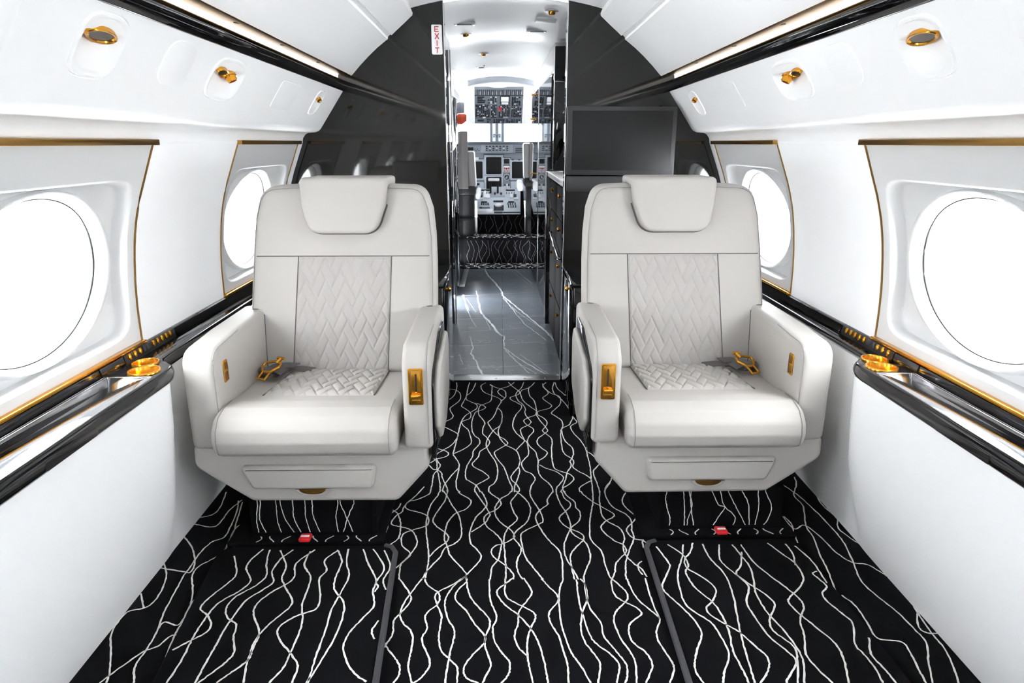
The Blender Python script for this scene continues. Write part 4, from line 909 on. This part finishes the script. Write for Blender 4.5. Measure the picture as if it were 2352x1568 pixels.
# side linings (black lacquer), with a low entry gap on the left, kept small to limit daylight
def lining(name, *a, m='lacquer', r=0.004): return struct(name, bbox(*a, r=r), m, solid=True)
lining('wall_vestibule_left', -0.42, -0.345, YB + 0.062, 4.56, 0.0, 1.80)
lining('wall_vestibule_entry_block_aft', -0.44, -0.400, 4.56, 4.95, 0.0, 1.62)  # panel added to narrow the entry opening and its daylight
lining('wall_vestibule_entry_block_top', -0.44, -0.400, 4.95, 5.40, 0.40, 1.62)  # panel brought low over the entry opening to block daylight
lining('wall_vestibule_left_forward', -0.44, -0.398, 5.40, 6.62, 0.0, 1.55)
lining('wall_vestibule_left_upper', -0.60, -0.40, 4.56, 6.62, 1.62, 1.79, m='white')
lining('wall_vestibule_left_top', -0.60, -0.40, 5.72, 6.62, 1.555, 1.62, m='white')
for k, (x, y, w) in enumerate(((-0.344, 3.46, 0.006), (-0.344, 3.75, 0.004), (-0.344, 4.50, 0.008), (-0.398, 5.74, 0.006))):
    struct('trim_%d' % (9 + k), bbox(x, x + w, y, y + 0.012, 0.002, 1.54 if k == 3 else 1.75, r=0.001), 'chrome', solid=True)
# fire axe style grey ribbed runner strip at the entry edge
en = obj('entry_sill', bbox(-0.397, -0.350, 5.75, 6.6, 0.001, 0.006, r=0.001), 'silver'); tag(en, 'narrow grey metal strip on the marble along the left wall', 'sill')
# right-hand side: galley niche, post, polished panel wall
gal = empty('galley_cabinet', 'tall black galley cabinet with white worktop just inside the doorway on the right', 'cabinet', None)
obj('carcass', bbox(0.30, 0.62, 3.44, 4.48, 0.0, 0.985, r=0.004), 'lacquer', gal)
obj('worktop', bbox(0.274, 0.62, 3.42, 4.49, 0.992, 1.022, r=0.003), 'white_gloss', gal)
obj('carcass', bbox(0.60, 0.66, 3.44, 4.48, 1.0, 1.80, r=0.004), 'lacquer', gal)
obj('carcass', bbox(0.40, 0.62, 3.44, 4.48, 1.42, 1.78, r=0.004), 'lacquer', gal)
obj('carcass', bbox(0.302, 0.62, 4.40, 4.48, 1.03, 1.76, r=0.004), 'lacquer', gal)
obj('shelf_light', bbox(0.40, 0.41, 3.6, 4.3, 1.36, 1.372, r=0.002), 'teal', gal)
for i, (y, z) in enumerate(((3.7, 1.62), (3.95, 1.52), (4.2, 1.56), (4.05, 1.66))):
    obj('latch', loft(NB(), ring_loops((0.399, y, z), (0, 0.008, 0), (0, 0, 0.02), (-1, 0, 0), [(0.6, 0), (1, 0.006), (0.6, 0.012)], 12), True, False, True), 'gold', gal)
for j, (z0, z1) in enumerate(((0.80, 0.97), (0.60, 0.79), (0.32, 0.59), (0.03, 0.31))):
    for i, (y0, y1) in enumerate(((3.46, 3.94), (3.95, 4.46))):
        d = obj('drawer', bbox(0.292, 0.304, y0, y1, z0, z1, r=0.003), 'matte', gal)
        obj('knob', loft(NB(), ring_loops((0.292, (y0 + y1) / 2, z1 - 0.045), (0, 0.008, 0), (0, 0, 0.014), (-1, 0, 0), [(0.5, 0), (0.5, 0.006), (1, 0.010), (0.6, 0.017)], 14), True, False, True), 'gold', d)
obj('towel_rail', tube(NB(), [(0.288, 3.60, 0.60), (0.276, 3.62, 0.60), (0.276, 4.25, 0.66), (0.288, 4.27, 0.66)], 0.006, 8), 'chrome', gal)
bm = NB(); loft(bm, [[Vector((x, y, z)) for x, y in ((0.301, 4.662), (0.262, 6.62), (0.40, 6.62), (0.40, 4.662))] for z in (0.001, 1.62)], True, True, True)
struct('wall_vestibule_right', bm, 'lacquer', solid=True)
lining('wall_vestibule_right_upper', 0.304, 0.44, 4.48, 6.62, 1.63, 1.79, m='white')
post = obj('galley_post', bbox(0.270, 0.36, 4.50, 4.66, 0.001, 1.02, r=0.004), 'lacquer'); tag(post, 'black lacquer post at the forward end of the galley worktop', 'post')
obj('edge_strip', bbox(0.2685, 0.2705, 4.50, 4.508, 0.01, 1.01), 'chrome', post)
obj('edge_strip', bbox(0.2685, 0.2705, 4.652, 4.66, 0.01, 1.01), 'chrome', post)
struct('trim_13', bbox(0.2765, 0.285, 5.74, 5.76, 0.002, 1.62, r=0.001), 'chrome', solid=True)
for nm, y, z, lb in (('door_latch', 6.35, 0.93, 'gold door latch on the polished black wall beside the cockpit, at seat height'), ('door_catch', 6.45, 1.405, 'small gold catch high on the polished black wall by the overhead switches'), ('ceiling_hook', 6.2, 1.60, 'small gold hook at the top of the right vestibule wall')):
    bm = NB(); loft(bm, ring_loops((0.265, y, z), (0, 0.018, 0), (0, 0, 0.014), (-1, 0, 0), [(1, 0), (1, 0.004), (0.5, 0.007), (0.5, 0.014), (0.9, 0.018), (0.5, 0.024)], 14), True, False, True)
    tube(bm, [(0.246, y - 0.03, z), (0.246, y + 0.03, z)], 0.006, 8)
    o = obj(nm, bm, 'gold'); tag(o, lb, 'latch')
# arch frame to the cockpit
bm = NB()
pts = [(-0.33 + 0.61 * i / 20, 0) for i in range(21)]
up_ = [(x, 1.738 - 0.42 * (x + 0.028) ** 2) for x, _ in pts]
Lp = [[bm.verts.new((x, y, z)) for x, z in up_] for y in (6.60, 6.70)]
Lq = [[bm.verts.new((x, y, z + 0.05)) for x, z in up_] for y in (6.60, 6.70)]
for i in range(20):
    bm.faces.new((Lp[0][i], Lp[0][i + 1], Lp[1][i + 1], Lp[1][i])); bm.faces.new((Lp[0][i], Lp[0][i + 1], Lq[0][i + 1], Lq[0][i]))
struct('trim_14', bm, 'greyl')
# ceiling fittings of the vestibule
def cz(x, y): return 1.835 - 0.32 * x * x - 0.012 * max(0, y - 5.0)
for lb, x, y in (('slotted air vent in the vestibule ceiling, left one', -0.222, 3.98), ('slotted air vent in the vestibule ceiling, right one', 0.182, 4.25)):
    z = cz(x, y); t = -0.64 * x
    v = obj('air_vent', bbox(x - 0.060, x + 0.060, y - 0.03, y + 0.03, z - 0.007, z + 0.004, r=0.003), 'label'); tag(v, lb, 'vent', None)
    obj('slot', bbox(x - 0.040, x + 0.040, y - 0.014, y + 0.014, z - 0.0085, z - 0.006, r=0.001), 'greyd', v)
    for e in (-1, 1): obj('end_clip', bbox(x + e * 0.050 - 0.005, x + e * 0.050 + 0.005, y - 0.026, y + 0.026, z - 0.0095, z - 0.006, r=0.001), 'chrome', v)
v = obj('ceiling_hatch', bbox(0.155, 0.275, 3.80, 3.93, cz(0.215, 3.9) - 0.008, cz(0.215, 3.9) + 0.004, r=0.004), 'white'); tag(v, 'square white access hatch in the vestibule ceiling on the right', 'hatch')
for i, (lb, x, y) in enumerate((('gold reading light in the vestibule ceiling on the left near the vent', -0.232, 4.32), ('gold reading light in the vestibule ceiling by the right door edge', 0.222, 3.60), ('gold light further forward in the bright vestibule ceiling', -0.150, 5.28))):
    z = cz(x, y)
    l = empty('ceiling_spotlight', lb, 'light', None, (x, y, z))
    rel(obj('bezel', loft(NB(), ring_loops((x, y, z - 0.002), (0.034, 0, 0), (0, 0.034, 0), (0, 0, -1), [(1, 0), (1, 0.004), (0.6, 0.006), (0.5, 0.003)], 20), True), 'silver', l, solid=False), l)
    rel(obj('nozzle', loft(NB(), ring_loops((x, y, z - 0.004), (0.018, 0, 0), (0, 0.018, 0), (0, 0, -1), [(1, 0), (0.95, 0.012), (0.7, 0.018)], 16), True, False, True), 'gold', l), l)
    ld = bpy.data.lights.new('spotlight_beam', 'SPOT'); ld.energy = DOWN; ld.spot_size = 1.5; ld.spot_blend = 1.0; ld.shadow_soft_size = 0.02; ld.color = (0.94, 0.97, 1.0)
    lo = bpy.data.objects.new('spotlight_beam', ld); C.objects.link(lo); lo.location = (x, y, z - 0.03); lo.rotation_euler = (0, -0.12 * (x < 0) + 0.12 * (x > 0), 0)
    rel(lo, l)
g = obj('grab_handle', tube(NB(), [(-0.235, 5.95, cz(-.2, 5.95) - 0.002), (-0.232, 5.95, cz(-.2, 5.95) - 0.02), (-0.165, 5.95, cz(-.2, 5.95) - 0.018), (-0.162, 5.95, cz(-.2, 5.95) - 0.0)], 0.005, 8), 'chrome'); tag(g, 'small chrome handle under the vestibule ceiling', 'handle')
# ------------------------------------------------------------------ cockpit shell
SGN = 1
FZ = 0.262
fl = struct('floor_cockpit', bbox(-0.95, 0.95, 6.95, 9.0, FZ - 0.28, FZ, r=0.012), 'carpet', solid=True)
obj('carpet_strip', bbox(-0.42, 0.36, 6.625, 6.95, -0.02, 0.004), 'carpet', fl)
bm = NB()
for k in range(16):
    x0 = -0.37 + k * 0.042
    ribbon(bm, [(x, 6.948 , z) for x, z in wiggle(x0, 0.01, FZ - 0.014, 900 + k, 0.8, 0.012)], 0.0007, Vector((0, -1, 0)))  # yarn thinned so the riser looks more dimly lit
    ribbon(bm, [(x, y, 0.0055) for x, y in wiggle(x0, 6.64, 6.94, 930 + k, 1.3, 0.02)], 0.008)
    ribbon(bm, [(x, y, FZ + 0.0012) for x, y in wiggle(x0, 6.965, 7.28, 960 + k, 1.2, 0.02)], 0.010)
o = obj('carpet_lines', bm, 'line', fl, solid=False); o['kind'] = 'stuff'
for nm, s in SIDES:
    SGN = s
    struct('wall_cockpit_' + nm, bbox(0.92, 0.98, 6.7, 9.2, 0.0, 1.05), 'greyl', solid=True)
    struct('wall_cockpit_upper_' + nm, bbox(0.92, 0.98, 6.7, 7.75, 1.05, 1.60), 'white', solid=True)
    struct('wall_cockpit_aft_' + nm, bbox(0.415 if s < 0 else 0.40, 0.98, 6.62, 6.70, 0.0, 1.8), 'white', solid=True)
SGN = 1
bm = NB(); sheet(bm, [(-0.95, 1.52), (-0.75, 1.66), (-0.4, 1.75), (0, 1.785), (0.4, 1.75), (0.75, 1.66), (0.95, 1.52)], [6.66, 7.35], False)
struct('ceiling_cockpit', bm, 'white')
# sloping ceiling behind the overhead panel down to the windscreen
bm = NB(); 
a = [bm.verts.new((x, 7.35, z)) for x, z in ((-0.95, 1.52), (-0.75, 1.66), (-0.4, 1.75), (0, 1.785), (0.4, 1.75), (0.75, 1.66), (0.95, 1.52))]
b = [bm.verts.new((x, 8.35, z)) for x, z in ((-0.95, 1.36), (-0.75, 1.39), (-0.4, 1.418), (0, 1.425), (0.4, 1.418), (0.75, 1.39), (0.95, 1.36))]
for i in range(6): bm.faces.new((a[i], a[i + 1], b[i + 1], b[i]))
struct('ceiling_cockpit_forward', bm, 'white')
# windscreen: two panes in a frame with a double centre post
for k, (x0, x1) in enumerate(((-0.62, -0.158), (0.012, 0.56))):
    w = struct('window_%d' % (20 + k), bbox(x0 - 0.012, x1 + 0.012, 8.33, 8.36, 1.405, 1.43), 'white', solid=True)
    bm = NB(); bm.faces.new([bm.verts.new((x, 8.34, z)) for x, z in ((x0, 1.16), (x1, 1.16), (x1, 1.41), (x0, 1.41))])
    obj('pane', bm, 'glass', w, solid=False)
pst = struct('trim_15', bbox(-0.155, -0.125, 8.28, 8.36, 1.15, 1.42), 'greyd', solid=True)
for nm, x0, x1, m in (('post_face', -0.125, -0.09, 'greyl'), ('post_face', -0.09, -0.058, 'greyd'), ('post_face', -0.058, -0.02, 'greyl'), ('post_face', -0.02, 0.01, 'greyd')):
    obj(nm, bbox(x0, x1, 8.27, 8.36, 1.15, 1.42), m, pst)
obj('post_clip', bbox(-0.118, -0.03, 8.255, 8.28, 1.285, 1.30, r=0.003), 'greyd', pst)
for x in (-0.108, -0.04): obj('post_knob', bbox(x - 0.008, x + 0.008, 8.25, 8.28, 1.26, 1.28, r=0.003), 'greyd', pst)

# overhead switch panel
ov = empty('overhead_switch_panel', 'grey overhead switch panel full of small switches above the cockpit windscreen', 'switch panel', None, (-0.05, 7.4, 1.55))
O0 = Vector((0, 7.62, 1.400)); O1 = Vector((0, 7.16, 1.712))       # lower and upper edge
od = (O1 - O0); on_ = Vector((0, -od.z, od.y)).normalized()         # faces aft and down
if on_.y > 0: on_ = -on_
def oh(u, v, n=0.0):   # u 0..1 left to right, v 0..1 top to bottom
    xl = -0.309 + (-0.290 + 0.309) * (1 - v) * 1.0; xr = 0.202
    p = O1 + (O0 - O1) * v + on_ * n
    return Vector((xl + (xr - xl) * u, p.y, p.z))
def oh_box(bm, u0, u1, v0, v1, n0, n1):
    a = [bm.verts.new(oh(u, v, n0)) for u, v in ((u0, v0), (u1, v0), (u1, v1), (u0, v1))]; b = [bm.verts.new(oh(u, v, n1)) for u, v in ((u0, v0), (u1, v0), (u1, v1), (u0, v1))]
    bm.faces.new(a); bm.faces.new(list(reversed(b)))
    for i in range(4): bm.faces.new((a[i], b[i], b[(i + 1) % 4], a[(i + 1) % 4]))
    return bm
rel(obj('board', oh_box(NB(), 0, 1, 0, 1, -0.03, 0), 'switchboard', ov), ov)
bmk, bmw = NB(), NB()
rr = random.Random(5)
for i in range(22):          # top row of breakers
    u = 0.05 + i * 0.042
    oh_box(bmk, u, u + 0.016, 0.02, 0.145, 0, 0.012)
    if i % 2: oh_box(bmw, u + 0.018, u + 0.032, 0.03 + 0.03 * rr.random(), 0.13, 0, 0.010)
oh_box(bmk, 0.0, 1.0, 0.155, 0.175, 0, 0.004)
for u0, u1, v0, v1, ru, rv, dens in ((0.04, 0.235, 0.19, 0.39, 1, 4, 1.0), (0.27, 0.46, 0.19, 0.40, 4, 5, .85), (0.76, 0.95, 0.20, 0.46, 4, 7, .95), (0.02, 0.32, 0.42, 0.80, 8, 10, .85), (0.34, 0.46, 0.43, 0.82, 4, 10, .95), (0.50, 0.73, 0.42, 0.82, 7, 10, .8), (0.76, 0.97, 0.48, 0.80, 5, 8, .9), (0.04, 0.24, 0.87, 0.93, 1, 1, 1.0), (0.26, 0.34, 0.85, 0.98, 2, 2, .9), (0.66, 0.96, 0.86, 0.98, 6, 2, .9), (0.39, 0.62, 0.86, 0.98, 5, 2, .8)):
    for j in range(rv):
        for i in range(ru):
            if rr.random() > dens: continue
            u = u0 + (u1 - u0) * (i + 0.1) / ru; v = v0 + (v1 - v0) * (j + 0.2) / rv
            du = (u1 - u0) / ru * rr.uniform(0.55, 0.95); dv = (v1 - v0) / rv * rr.uniform(0.38, 0.66)
            t = rr.random()
            oh_box(bmk if t < 0.86 else bmw, u, u + du, v, v + dv, 0, 0.008)
o = rel(obj('switch_cluster', bmk, 'knob', ov), ov); o['kind'] = 'stuff'
o = rel(obj('switch_label_cluster', bmw, 'greyl', ov), ov); o['kind'] = 'stuff'
bm = NB()
for e in ((0.255, 0.26, 0.18, 0.82), (0.335, 0.338, 0.41, 0.84), (0.475, 0.48, 0.18, 1.0), (0.735, 0.74, 0.18, 1.0), (0.0, 1.0, 0.835, 0.84)): oh_box(bm, *e, 0, 0.003)
rel(obj('panel_joint', bm, 'greyd', ov), ov)
rel(obj('display', oh_box(NB(), 0.52, 0.725, 0.185, 0.40, 0, 0.006), 'knob', ov), ov)
rel(obj('white_display', oh_box(NB(), 0.545, 0.70, 0.195, 0.325, 0, 0.009), 'label', ov), ov)
rel(obj('white_display', oh_box(NB(), 0.555, 0.695, 0.345, 0.405, 0, 0.009), 'label', ov), ov)
rel(obj('red_handle', oh_box(NB(), 0.50, 0.56, 0.50, 0.565, 0, 0.02), 'red', ov), ov)
rel(obj('placard', oh_box(NB(), 0.17, 0.23, 0.775, 0.815, 0, 0.01), 'label', ov), ov)
for x0, x1, nm in ((-0.385, -0.318, 'a'), (0.212, 0.30, 'b')):
    bm = NB(); loft(bm, [[Vector((x, y, z)) for x, z in ((x0, z0), (x1, z0), (x1, z0 + 0.03), (x0, z0 + 0.03))] for y, z0 in ((7.12, 1.715), (7.64, 1.395))], True, True, True)
    rel(obj('side_fairing', bm, 'white', ov), ov)
# rounded white fairing above the panel with a dark knob
bm = NB(); loft(bm, ring_loops((-0.05, 7.0, 1.745), (0.30, 0, 0), (0, 0.14, 0), (0, 0, -1), [(1, 0), (0.8, 0.006), (0.45, 0.012), (0.16, 0.03)], 28), True, False, True)
f_ = obj('ceiling_fairing', bm, 'white'); tag(f_, 'rounded white fairing above the overhead switch panel', 'fairing')

# instrument panel
KX = 7.9 / 1550 * 1.0
ip = empty('instrument_panel', 'grey cockpit instrument panel with large square dark displays', 'instrument panel', None, (-0.05, 7.9, 0.95))
def ipx(cx): return -0.03 + (1030 + cx / 8.4 - 1150) * 7.93 / 1550 * 1.0
def ipz(cy): return 1.2 - (320 + cy / 8.4 - 328) * 7.93 / 1550 * 1.055
def ip_box(bm, a, b, c, d, n0=0.0, n1=0.01, r=0.0):
    return box(bm, ipx(a), ipx(c), 7.9 - n1, 7.9 - n0, ipz(d), ipz(b), r)
rel(obj('board', bbox(-0.90, 0.90, 7.9, 7.96, 0.56, 1.19), 'grey', ip), ip)
gs = rel(obj('glareshield', bbox(-0.90, 0.90, 7.72, 8.33, 1.185, 1.215, r=0.012), 'greyd', ip), ip)
rel(obj('glareshield_face', ip_box(NB(), 200, 60, 1700, 235, 0.0, 0.10, 0.01), 'grey', ip), ip)
gp = rel(obj('guidance_panel', ip_box(NB(), 650, 85, 1225, 235, 0.09, 0.16, 0.012), 'grey', ip), ip)
bk_, bw_ = NB(), NB()
for i in range(7):
    ip_box(bk_, 735 + i * 62, 115, 770 + i * 62, 135, 0.16, 0.175)
    ip_box(bk_, 735 + i * 62, 182, 770 + i * 62, 196, 0.16, 0.175)
    ip_box(bw_ if i % 2 else bk_, 738 + i * 62, 148, 768 + i * 62, 168, 0.16, 0.18)
for i in range(3): ip_box(bk_, 1275, 150 + i * 30, 1410, 166 + i * 30, 0.10, 0.108)
for i in range(4): ip_box(bk_, 530 + i * 24, 165 + (i % 2) * 25, 546 + i * 24, 180 + (i % 2) * 25, 0.10, 0.11)
o = rel(obj('knob_cluster', bk_, 'knob', ip), ip); o['kind'] = 'stuff'
o = rel(obj('key_cluster', bw_, 'key', ip), ip); o['kind'] = 'stuff'
rel(obj('radio_display', ip_box(NB(), 390, 140, 510, 215, 0.10, 0.108), 'screen', ip), ip)
for nm, a, b, c, d in (('display', 735, 305, 1020, 595), ('display', 735, 645, 1020, 905), ('display', 385, 380, 670, 670), ('display', 1215, 385, 1500, 670), ('display', 1540, 305, 1790, 595), ('standby_display', 1065, 335, 1170, 420)):
    e = 36 if nm == 'display' else 14
    f_ = rel(obj(nm, ip_box(NB(), a - e, b - e, c + e, d + e, 0.0, 0.016, 0.005), 'greyl', ip), ip)
    rel(obj('bezel_gap', ip_box(NB(), a - e - 12, b - e - 12, c + e + 12, d + e + 12, 0.0, 0.006), 'greyd', ip), ip)
    obj('screen', padded(NB(), fillet([(ipx(a), ipz(d)), (ipx(c), ipz(d)), (ipx(c), ipz(b)), (ipx(a), ipz(b))], 0.012 if e > 20 else 0.004, 3), 7.89, 7.882, 0.001, lambda p, q, dd: V(p, dd, q), 2), 'screen', ip)
for o in ip.children:
    if o.name.startswith('screen'): rel(o, ip)
ann = rel(obj('annunciator', ip_box(NB(), 1060, 455, 1175, 565, 0.0, 0.012, 0.003), 'label', ip), ip)
bm = NB()
for a, b, c, d in ((1070, 485, 1090, 515), (1140, 485, 1165, 515), (1070, 530, 1085, 550), (1150, 530, 1166, 552)): ip_box(bm, a, b, c, d, 0.012, 0.016)
rel(obj('red_lamp', bm, 'red', ip), ip)
bm = NB()
for a, b, c, d in ((1098, 490, 1130, 520), (1096, 535, 1112, 550), (1120, 535, 1140, 552)): ip_box(bm, a, b, c, d, 0.012, 0.016)
rel(obj('lamp_cap', bm, 'knob', ip), ip)
gx, gz = ipx(1120), ipz(650); gr = 60 / 8.4 * 7.93 / 1550
rel(obj('round_gauge', loft(NB(), ring_loops((gx, 7.9, gz), (gr, 0, 0), (0, 0, gr), (0, -1, 0), [(1, 0), (1, 0.016), (0.85, 0.018), (0.78, 0.012)], 24), True, False, True), 'greyl', ip), ip)
rel(obj('gauge_face', disc(NB(), (gx, 7.884, gz), (gr * 0.74, 0, 0), (0, 0, gr * 0.74), 20), 'knob', ip, solid=False), ip)
bm = NB(); box(bm, gx - gr * 0.5, gx + gr * 0.15, 7.880, 7.8835, gz - gr * 0.35, gz - gr * 0.1); box(bm, gx - gr * 0.1, gx + gr * 0.15, 7.880, 7.8832, gz - gr * 0.1, gz + gr * 0.5)
rel(obj('gauge_hand', bm, 'label', ip), ip)
bm = NB()
ip_box(bm, 500, 310, 600, 360, 0, 0.02); rel(obj('placard', bm, 'label', ip), ip)
bm = NB()
for a, b, c, d in ((560, 750, 610, 790), (1075, 770, 1100, 800), (1110, 765, 1130, 790), (1145, 770, 1170, 800), (1210, 345, 1250, 360), (1330, 345, 1370, 360)): ip_box(bm, a, b, c, d, 0, 0.02)
for a, b, c, d in ((545, 735, 690, 905), (1200, 720, 1390, 900)): pass
o = rel(obj('switch_cluster', bm, 'knob', ip), ip); o['kind'] = 'stuff'
rel(obj('lower_plate', ip_box(NB(), 1195, 720, 1500, 890, 0, 0.014, 0.004), 'greyl', ip), ip)
rel(obj('lower_plate', ip_box(NB(), 545, 735, 690, 890, 0, 0.014, 0.004), 'greyl', ip), ip)
bm = NB()
for a in (1065, 1140): ip_box(bm, a, 800, a + 40, 880, 0, 0.05, 0.008)
ip_box(bm, 1100, 760, 1140, 900, 0, 0.03, 0.006)
rel(obj('landing_gear_lever', bm, 'key', ip), ip)

# centre pedestal with throttles, sloping up forward
cp = empty('centre_console', 'pale grey cockpit centre console crowded with switches and throttle levers', 'console', None, (-0.05, 7.5, 0.3))
Q0 = Vector((0, 7.32, 0.468)); Q1 = Vector((0, 7.90, 0.690))
qd = Q1 - Q0; qn = Vector((0, -qd.z, qd.y)).normalized()
if qn.z < 0: qn = -qn
def cq(cx, cy, n=0.0):        # crop units of the console face
    v = (1450 - cy) / (1450 - 905)
    y = Q0.y + qd.y * v
    p = Q0 + qd * v + qn * n
    return Vector((-0.03 + (1030 + cx / 8.4 - 1150) * (y + 0.03) / 1550, p.y, p.z))
def cq_box(bm, a, b, c, d, n0, n1):
    A = [bm.verts.new(cq(x, y, n0)) for x, y in ((a, b), (c, b), (c, d), (a, d))]; B = [bm.verts.new(cq(x, y, n1)) for x, y in ((a, b), (c, b), (c, d), (a, d))]
    bm.faces.new(A); bm.faces.new(list(reversed(B)))
    for i in range(4): bm.faces.new((A[i], B[i], B[(i + 1) % 4], A[(i + 1) % 4]))
    return bm
bm = NB(); loft(bm, [[Vector((x, y, z)) for x, z in ((-0.285, FZ), (0.225, FZ), (0.225, zt), (-0.285, zt))] for y, zt in ((7.32, 0.462), (7.87, 0.672))], True, True, True)
rel(obj('body', bm, 'carpet', cp), cp)
bm = NB()
for k in range(9): ribbon(bm, [(x, 7.3185, z) for x, z in wiggle(-0.25 + 0.055 * k, FZ + 0.01, 0.455, 1200 + k, 0.7, 0.012)], 0.0007, Vector((0, -1, 0)))  # hair-thin yarn stands in for the weaker light down here
o = rel(obj('carpet_lines', bm, 'line', cp, solid=False), cp); o['kind'] = 'stuff'
rel(obj('face_plate', cq_box(NB(), 555, 1455, 1375, 905, 0, 0.012), 'greyl', cp), cp)
bk_, bw_ = NB(), NB()
for a, b, c, d in ((635, 1205, 745, 1230), (865, 1188, 1050, 1220), (1145, 1205, 1255, 1230), (625, 940, 800, 965), (1105, 940, 1270, 965), (610, 1050, 665, 1140), (1245, 1050, 1300, 1130), (600, 1330, 650, 1380), (650, 1340, 800, 1350), (878, 1425, 1040, 1455), (1045, 1430, 1370, 1450)): cq_box(bk_, a, b, c, d, 0.012, 0.018)
for i in range(4):
    cq_box(bk_, 635 + i * 40, 1250, 655 + i * 40, 1280, 0.012, 0.024); cq_box(bk_, 1140 + i * 45, 1300, 1160 + i * 45, 1335, 0.012, 0.024); cq_box(bk_, 1130 + i * 45, 1245, 1150 + i * 45, 1275, 0.012, 0.024)
for i in range(8): cq_box(bk_ if i % 3 else bw_, 600 + i * 26, 1010, 614 + i * 26, 1030, 0.012, 0.02); cq_box(bk_ if i % 2 else bw_, 1085 + i * 24, 1010, 1098 + i * 24, 1030, 0.012, 0.02)
for a, b, c, d in ((690, 990, 730, 1140), (730, 1060, 800, 1150), (595, 1145, 665, 1175), (1250, 1145, 1330, 1175), (1180, 1060, 1230, 1140), (560, 1390, 850, 1440)): cq_box(bw_, a, b, c, d, 0.012, 0.03)
o = rel(obj('switch_cluster', bk_, 'knob', cp), cp); o['kind'] = 'stuff'
o = rel(obj('key_cluster', bw_, 'label', cp), cp); o['kind'] = 'stuff'
rel(obj('quadrant', cq_box(NB(), 825, 1110, 1080, 905, 0.012, 0.035), 'greyl', cp), cp)
bm = NB()
for x in (895, 1010): cq_box(bm, x - 16, 1060, x + 16, 1090, 0.035, 0.045); cq_box(bm, x - 6, 1085, x + 6, 1105, 0.035, 0.045)
rel(obj('lever_knob', bm, 'knob', cp), cp)
bm = NB(); box(bm, -0.155, -0.135, 7.70, 7.74, 0.66, 0.80, 0.004); box(bm, -0.055, -0.075, 7.70, 7.74, 0.66, 0.80, 0.004)
rel(obj('throttle_arm', bm, 'screen', cp), cp)
bm = NB(); box(bm, -0.172, -0.046, 7.685, 7.745, 0.792, 0.822, 0.008)
rel(obj('throttle_grip', bm, 'label', cp), cp)
c0 = cq(960, 1300, 0.0)
rel(obj('control_wheel', loft(NB(), ring_loops(c0, (0.038, 0, 0), (0, 0.03, 0.012), qn, [(1, 0.01), (1, 0.024), (0.9, 0.03), (0.6, 0.032)], 20), True, False, True), 'label', cp), cp)
rel(obj('wheel_well', cq_box(NB(), 870, 1400, 1060, 1290, 0.012, 0.016), 'knob', cp), cp)

# pilot seats
def pilot_seat(x0, x1, y, zb, zt, label):
    root = empty('pilot_seat', label, 'seat', None, ((x0 + x1) / 2, y, FZ))
    ol = fillet([(x0 + 0.012, zb), (x1 + 0.008, zb), (x1 - 0.006, zt), (x0 + 0.004, zt)], [0.02, 0.02, 0.015, 0.015], 4)
    rel(obj('backrest', padded(NB(), ol, y + 0.11, y, 0.012, lambda a, b, d: V(a, d + (b - zb) * -0.05, b), 3), 'sheep', root), root)
    rel(obj('back_shell', padded(NB(), inset(ol, -0.010), y + 0.13, y + 0.05, 0.02, lambda a, b, d: V(a, d + (b - zb) * -0.05, b), 3), 'label', root), root)
    xm = (x0 + x1) / 2 - 0.01
    rel(obj('harness', bbox(xm - 0.035, xm + 0.03, y - 0.03, y + 0.006, zb - 0.02, zt + 0.20 if x0 < 0 else zt + 0.02, r=0.006), 'strap', root), root)
    rel(obj('lower_shell', bbox(x0 + 0.01, x1 + 0.012, y - 0.01, y + 0.46, zb - 0.085, zb + 0.004, r=0.02), 'black', root), root)
    rel(obj('armrest', bbox(x1 + 0.005 if x0 < 0 else x0 - 0.06, x1 + 0.055 if x0 < 0 else x0 + 0.0, y + 0.02, y + 0.38, zb - 0.13, zb - 0.03, r=0.02), 'label', root), root)
    rel(obj('column', bbox(x0 + 0.035, x1 - 0.01, y + 0.02, y + 0.34, FZ + 0.17, zb - 0.085, r=0.01), 'black', root), root)
    rel(obj('foot', bbox(x0 + 0.035 * (x0 > 0), x1 - 0.012, y - 0.09, y + 0.36, FZ, FZ + 0.175, r=0.015), 'black', root), root)
    return root
pilot_seat(-0.470, -0.300, 7.15, 0.765, 1.112, 'grey pilot seat seen at the left edge of the cockpit doorway')
pilot_seat(0.200, 0.42, 7.15, 0.850, 1.192, 'grey pilot seat at the right side of the cockpit beside the polished wall')
# red pouch and white box hanging at the left
pch = obj('life_vest_pouch', padded(NB(), fillet([(-0.47, 1.355), (-0.40, 1.365), (-0.350, 1.40), (-0.350, 1.45), (-0.362, 1.462), (-0.47, 1.462)], [0.012, 0.02, 0.02, 0.012, 0.012, 0.012], 4), 6.74, 6.698, 0.01, lambda a, b, d: V(a, d, b), 3), 'orange')
tag(pch, 'orange-red pouch hanging beside the left cockpit window', 'pouch')
sv = obj('sun_visor', bbox(-0.47, -0.372, 6.699, 6.74, 1.468, 1.565, r=0.004), 'grey'); tag(sv, 'grey folded visor above the orange-red pouch in the cockpit', 'visor')
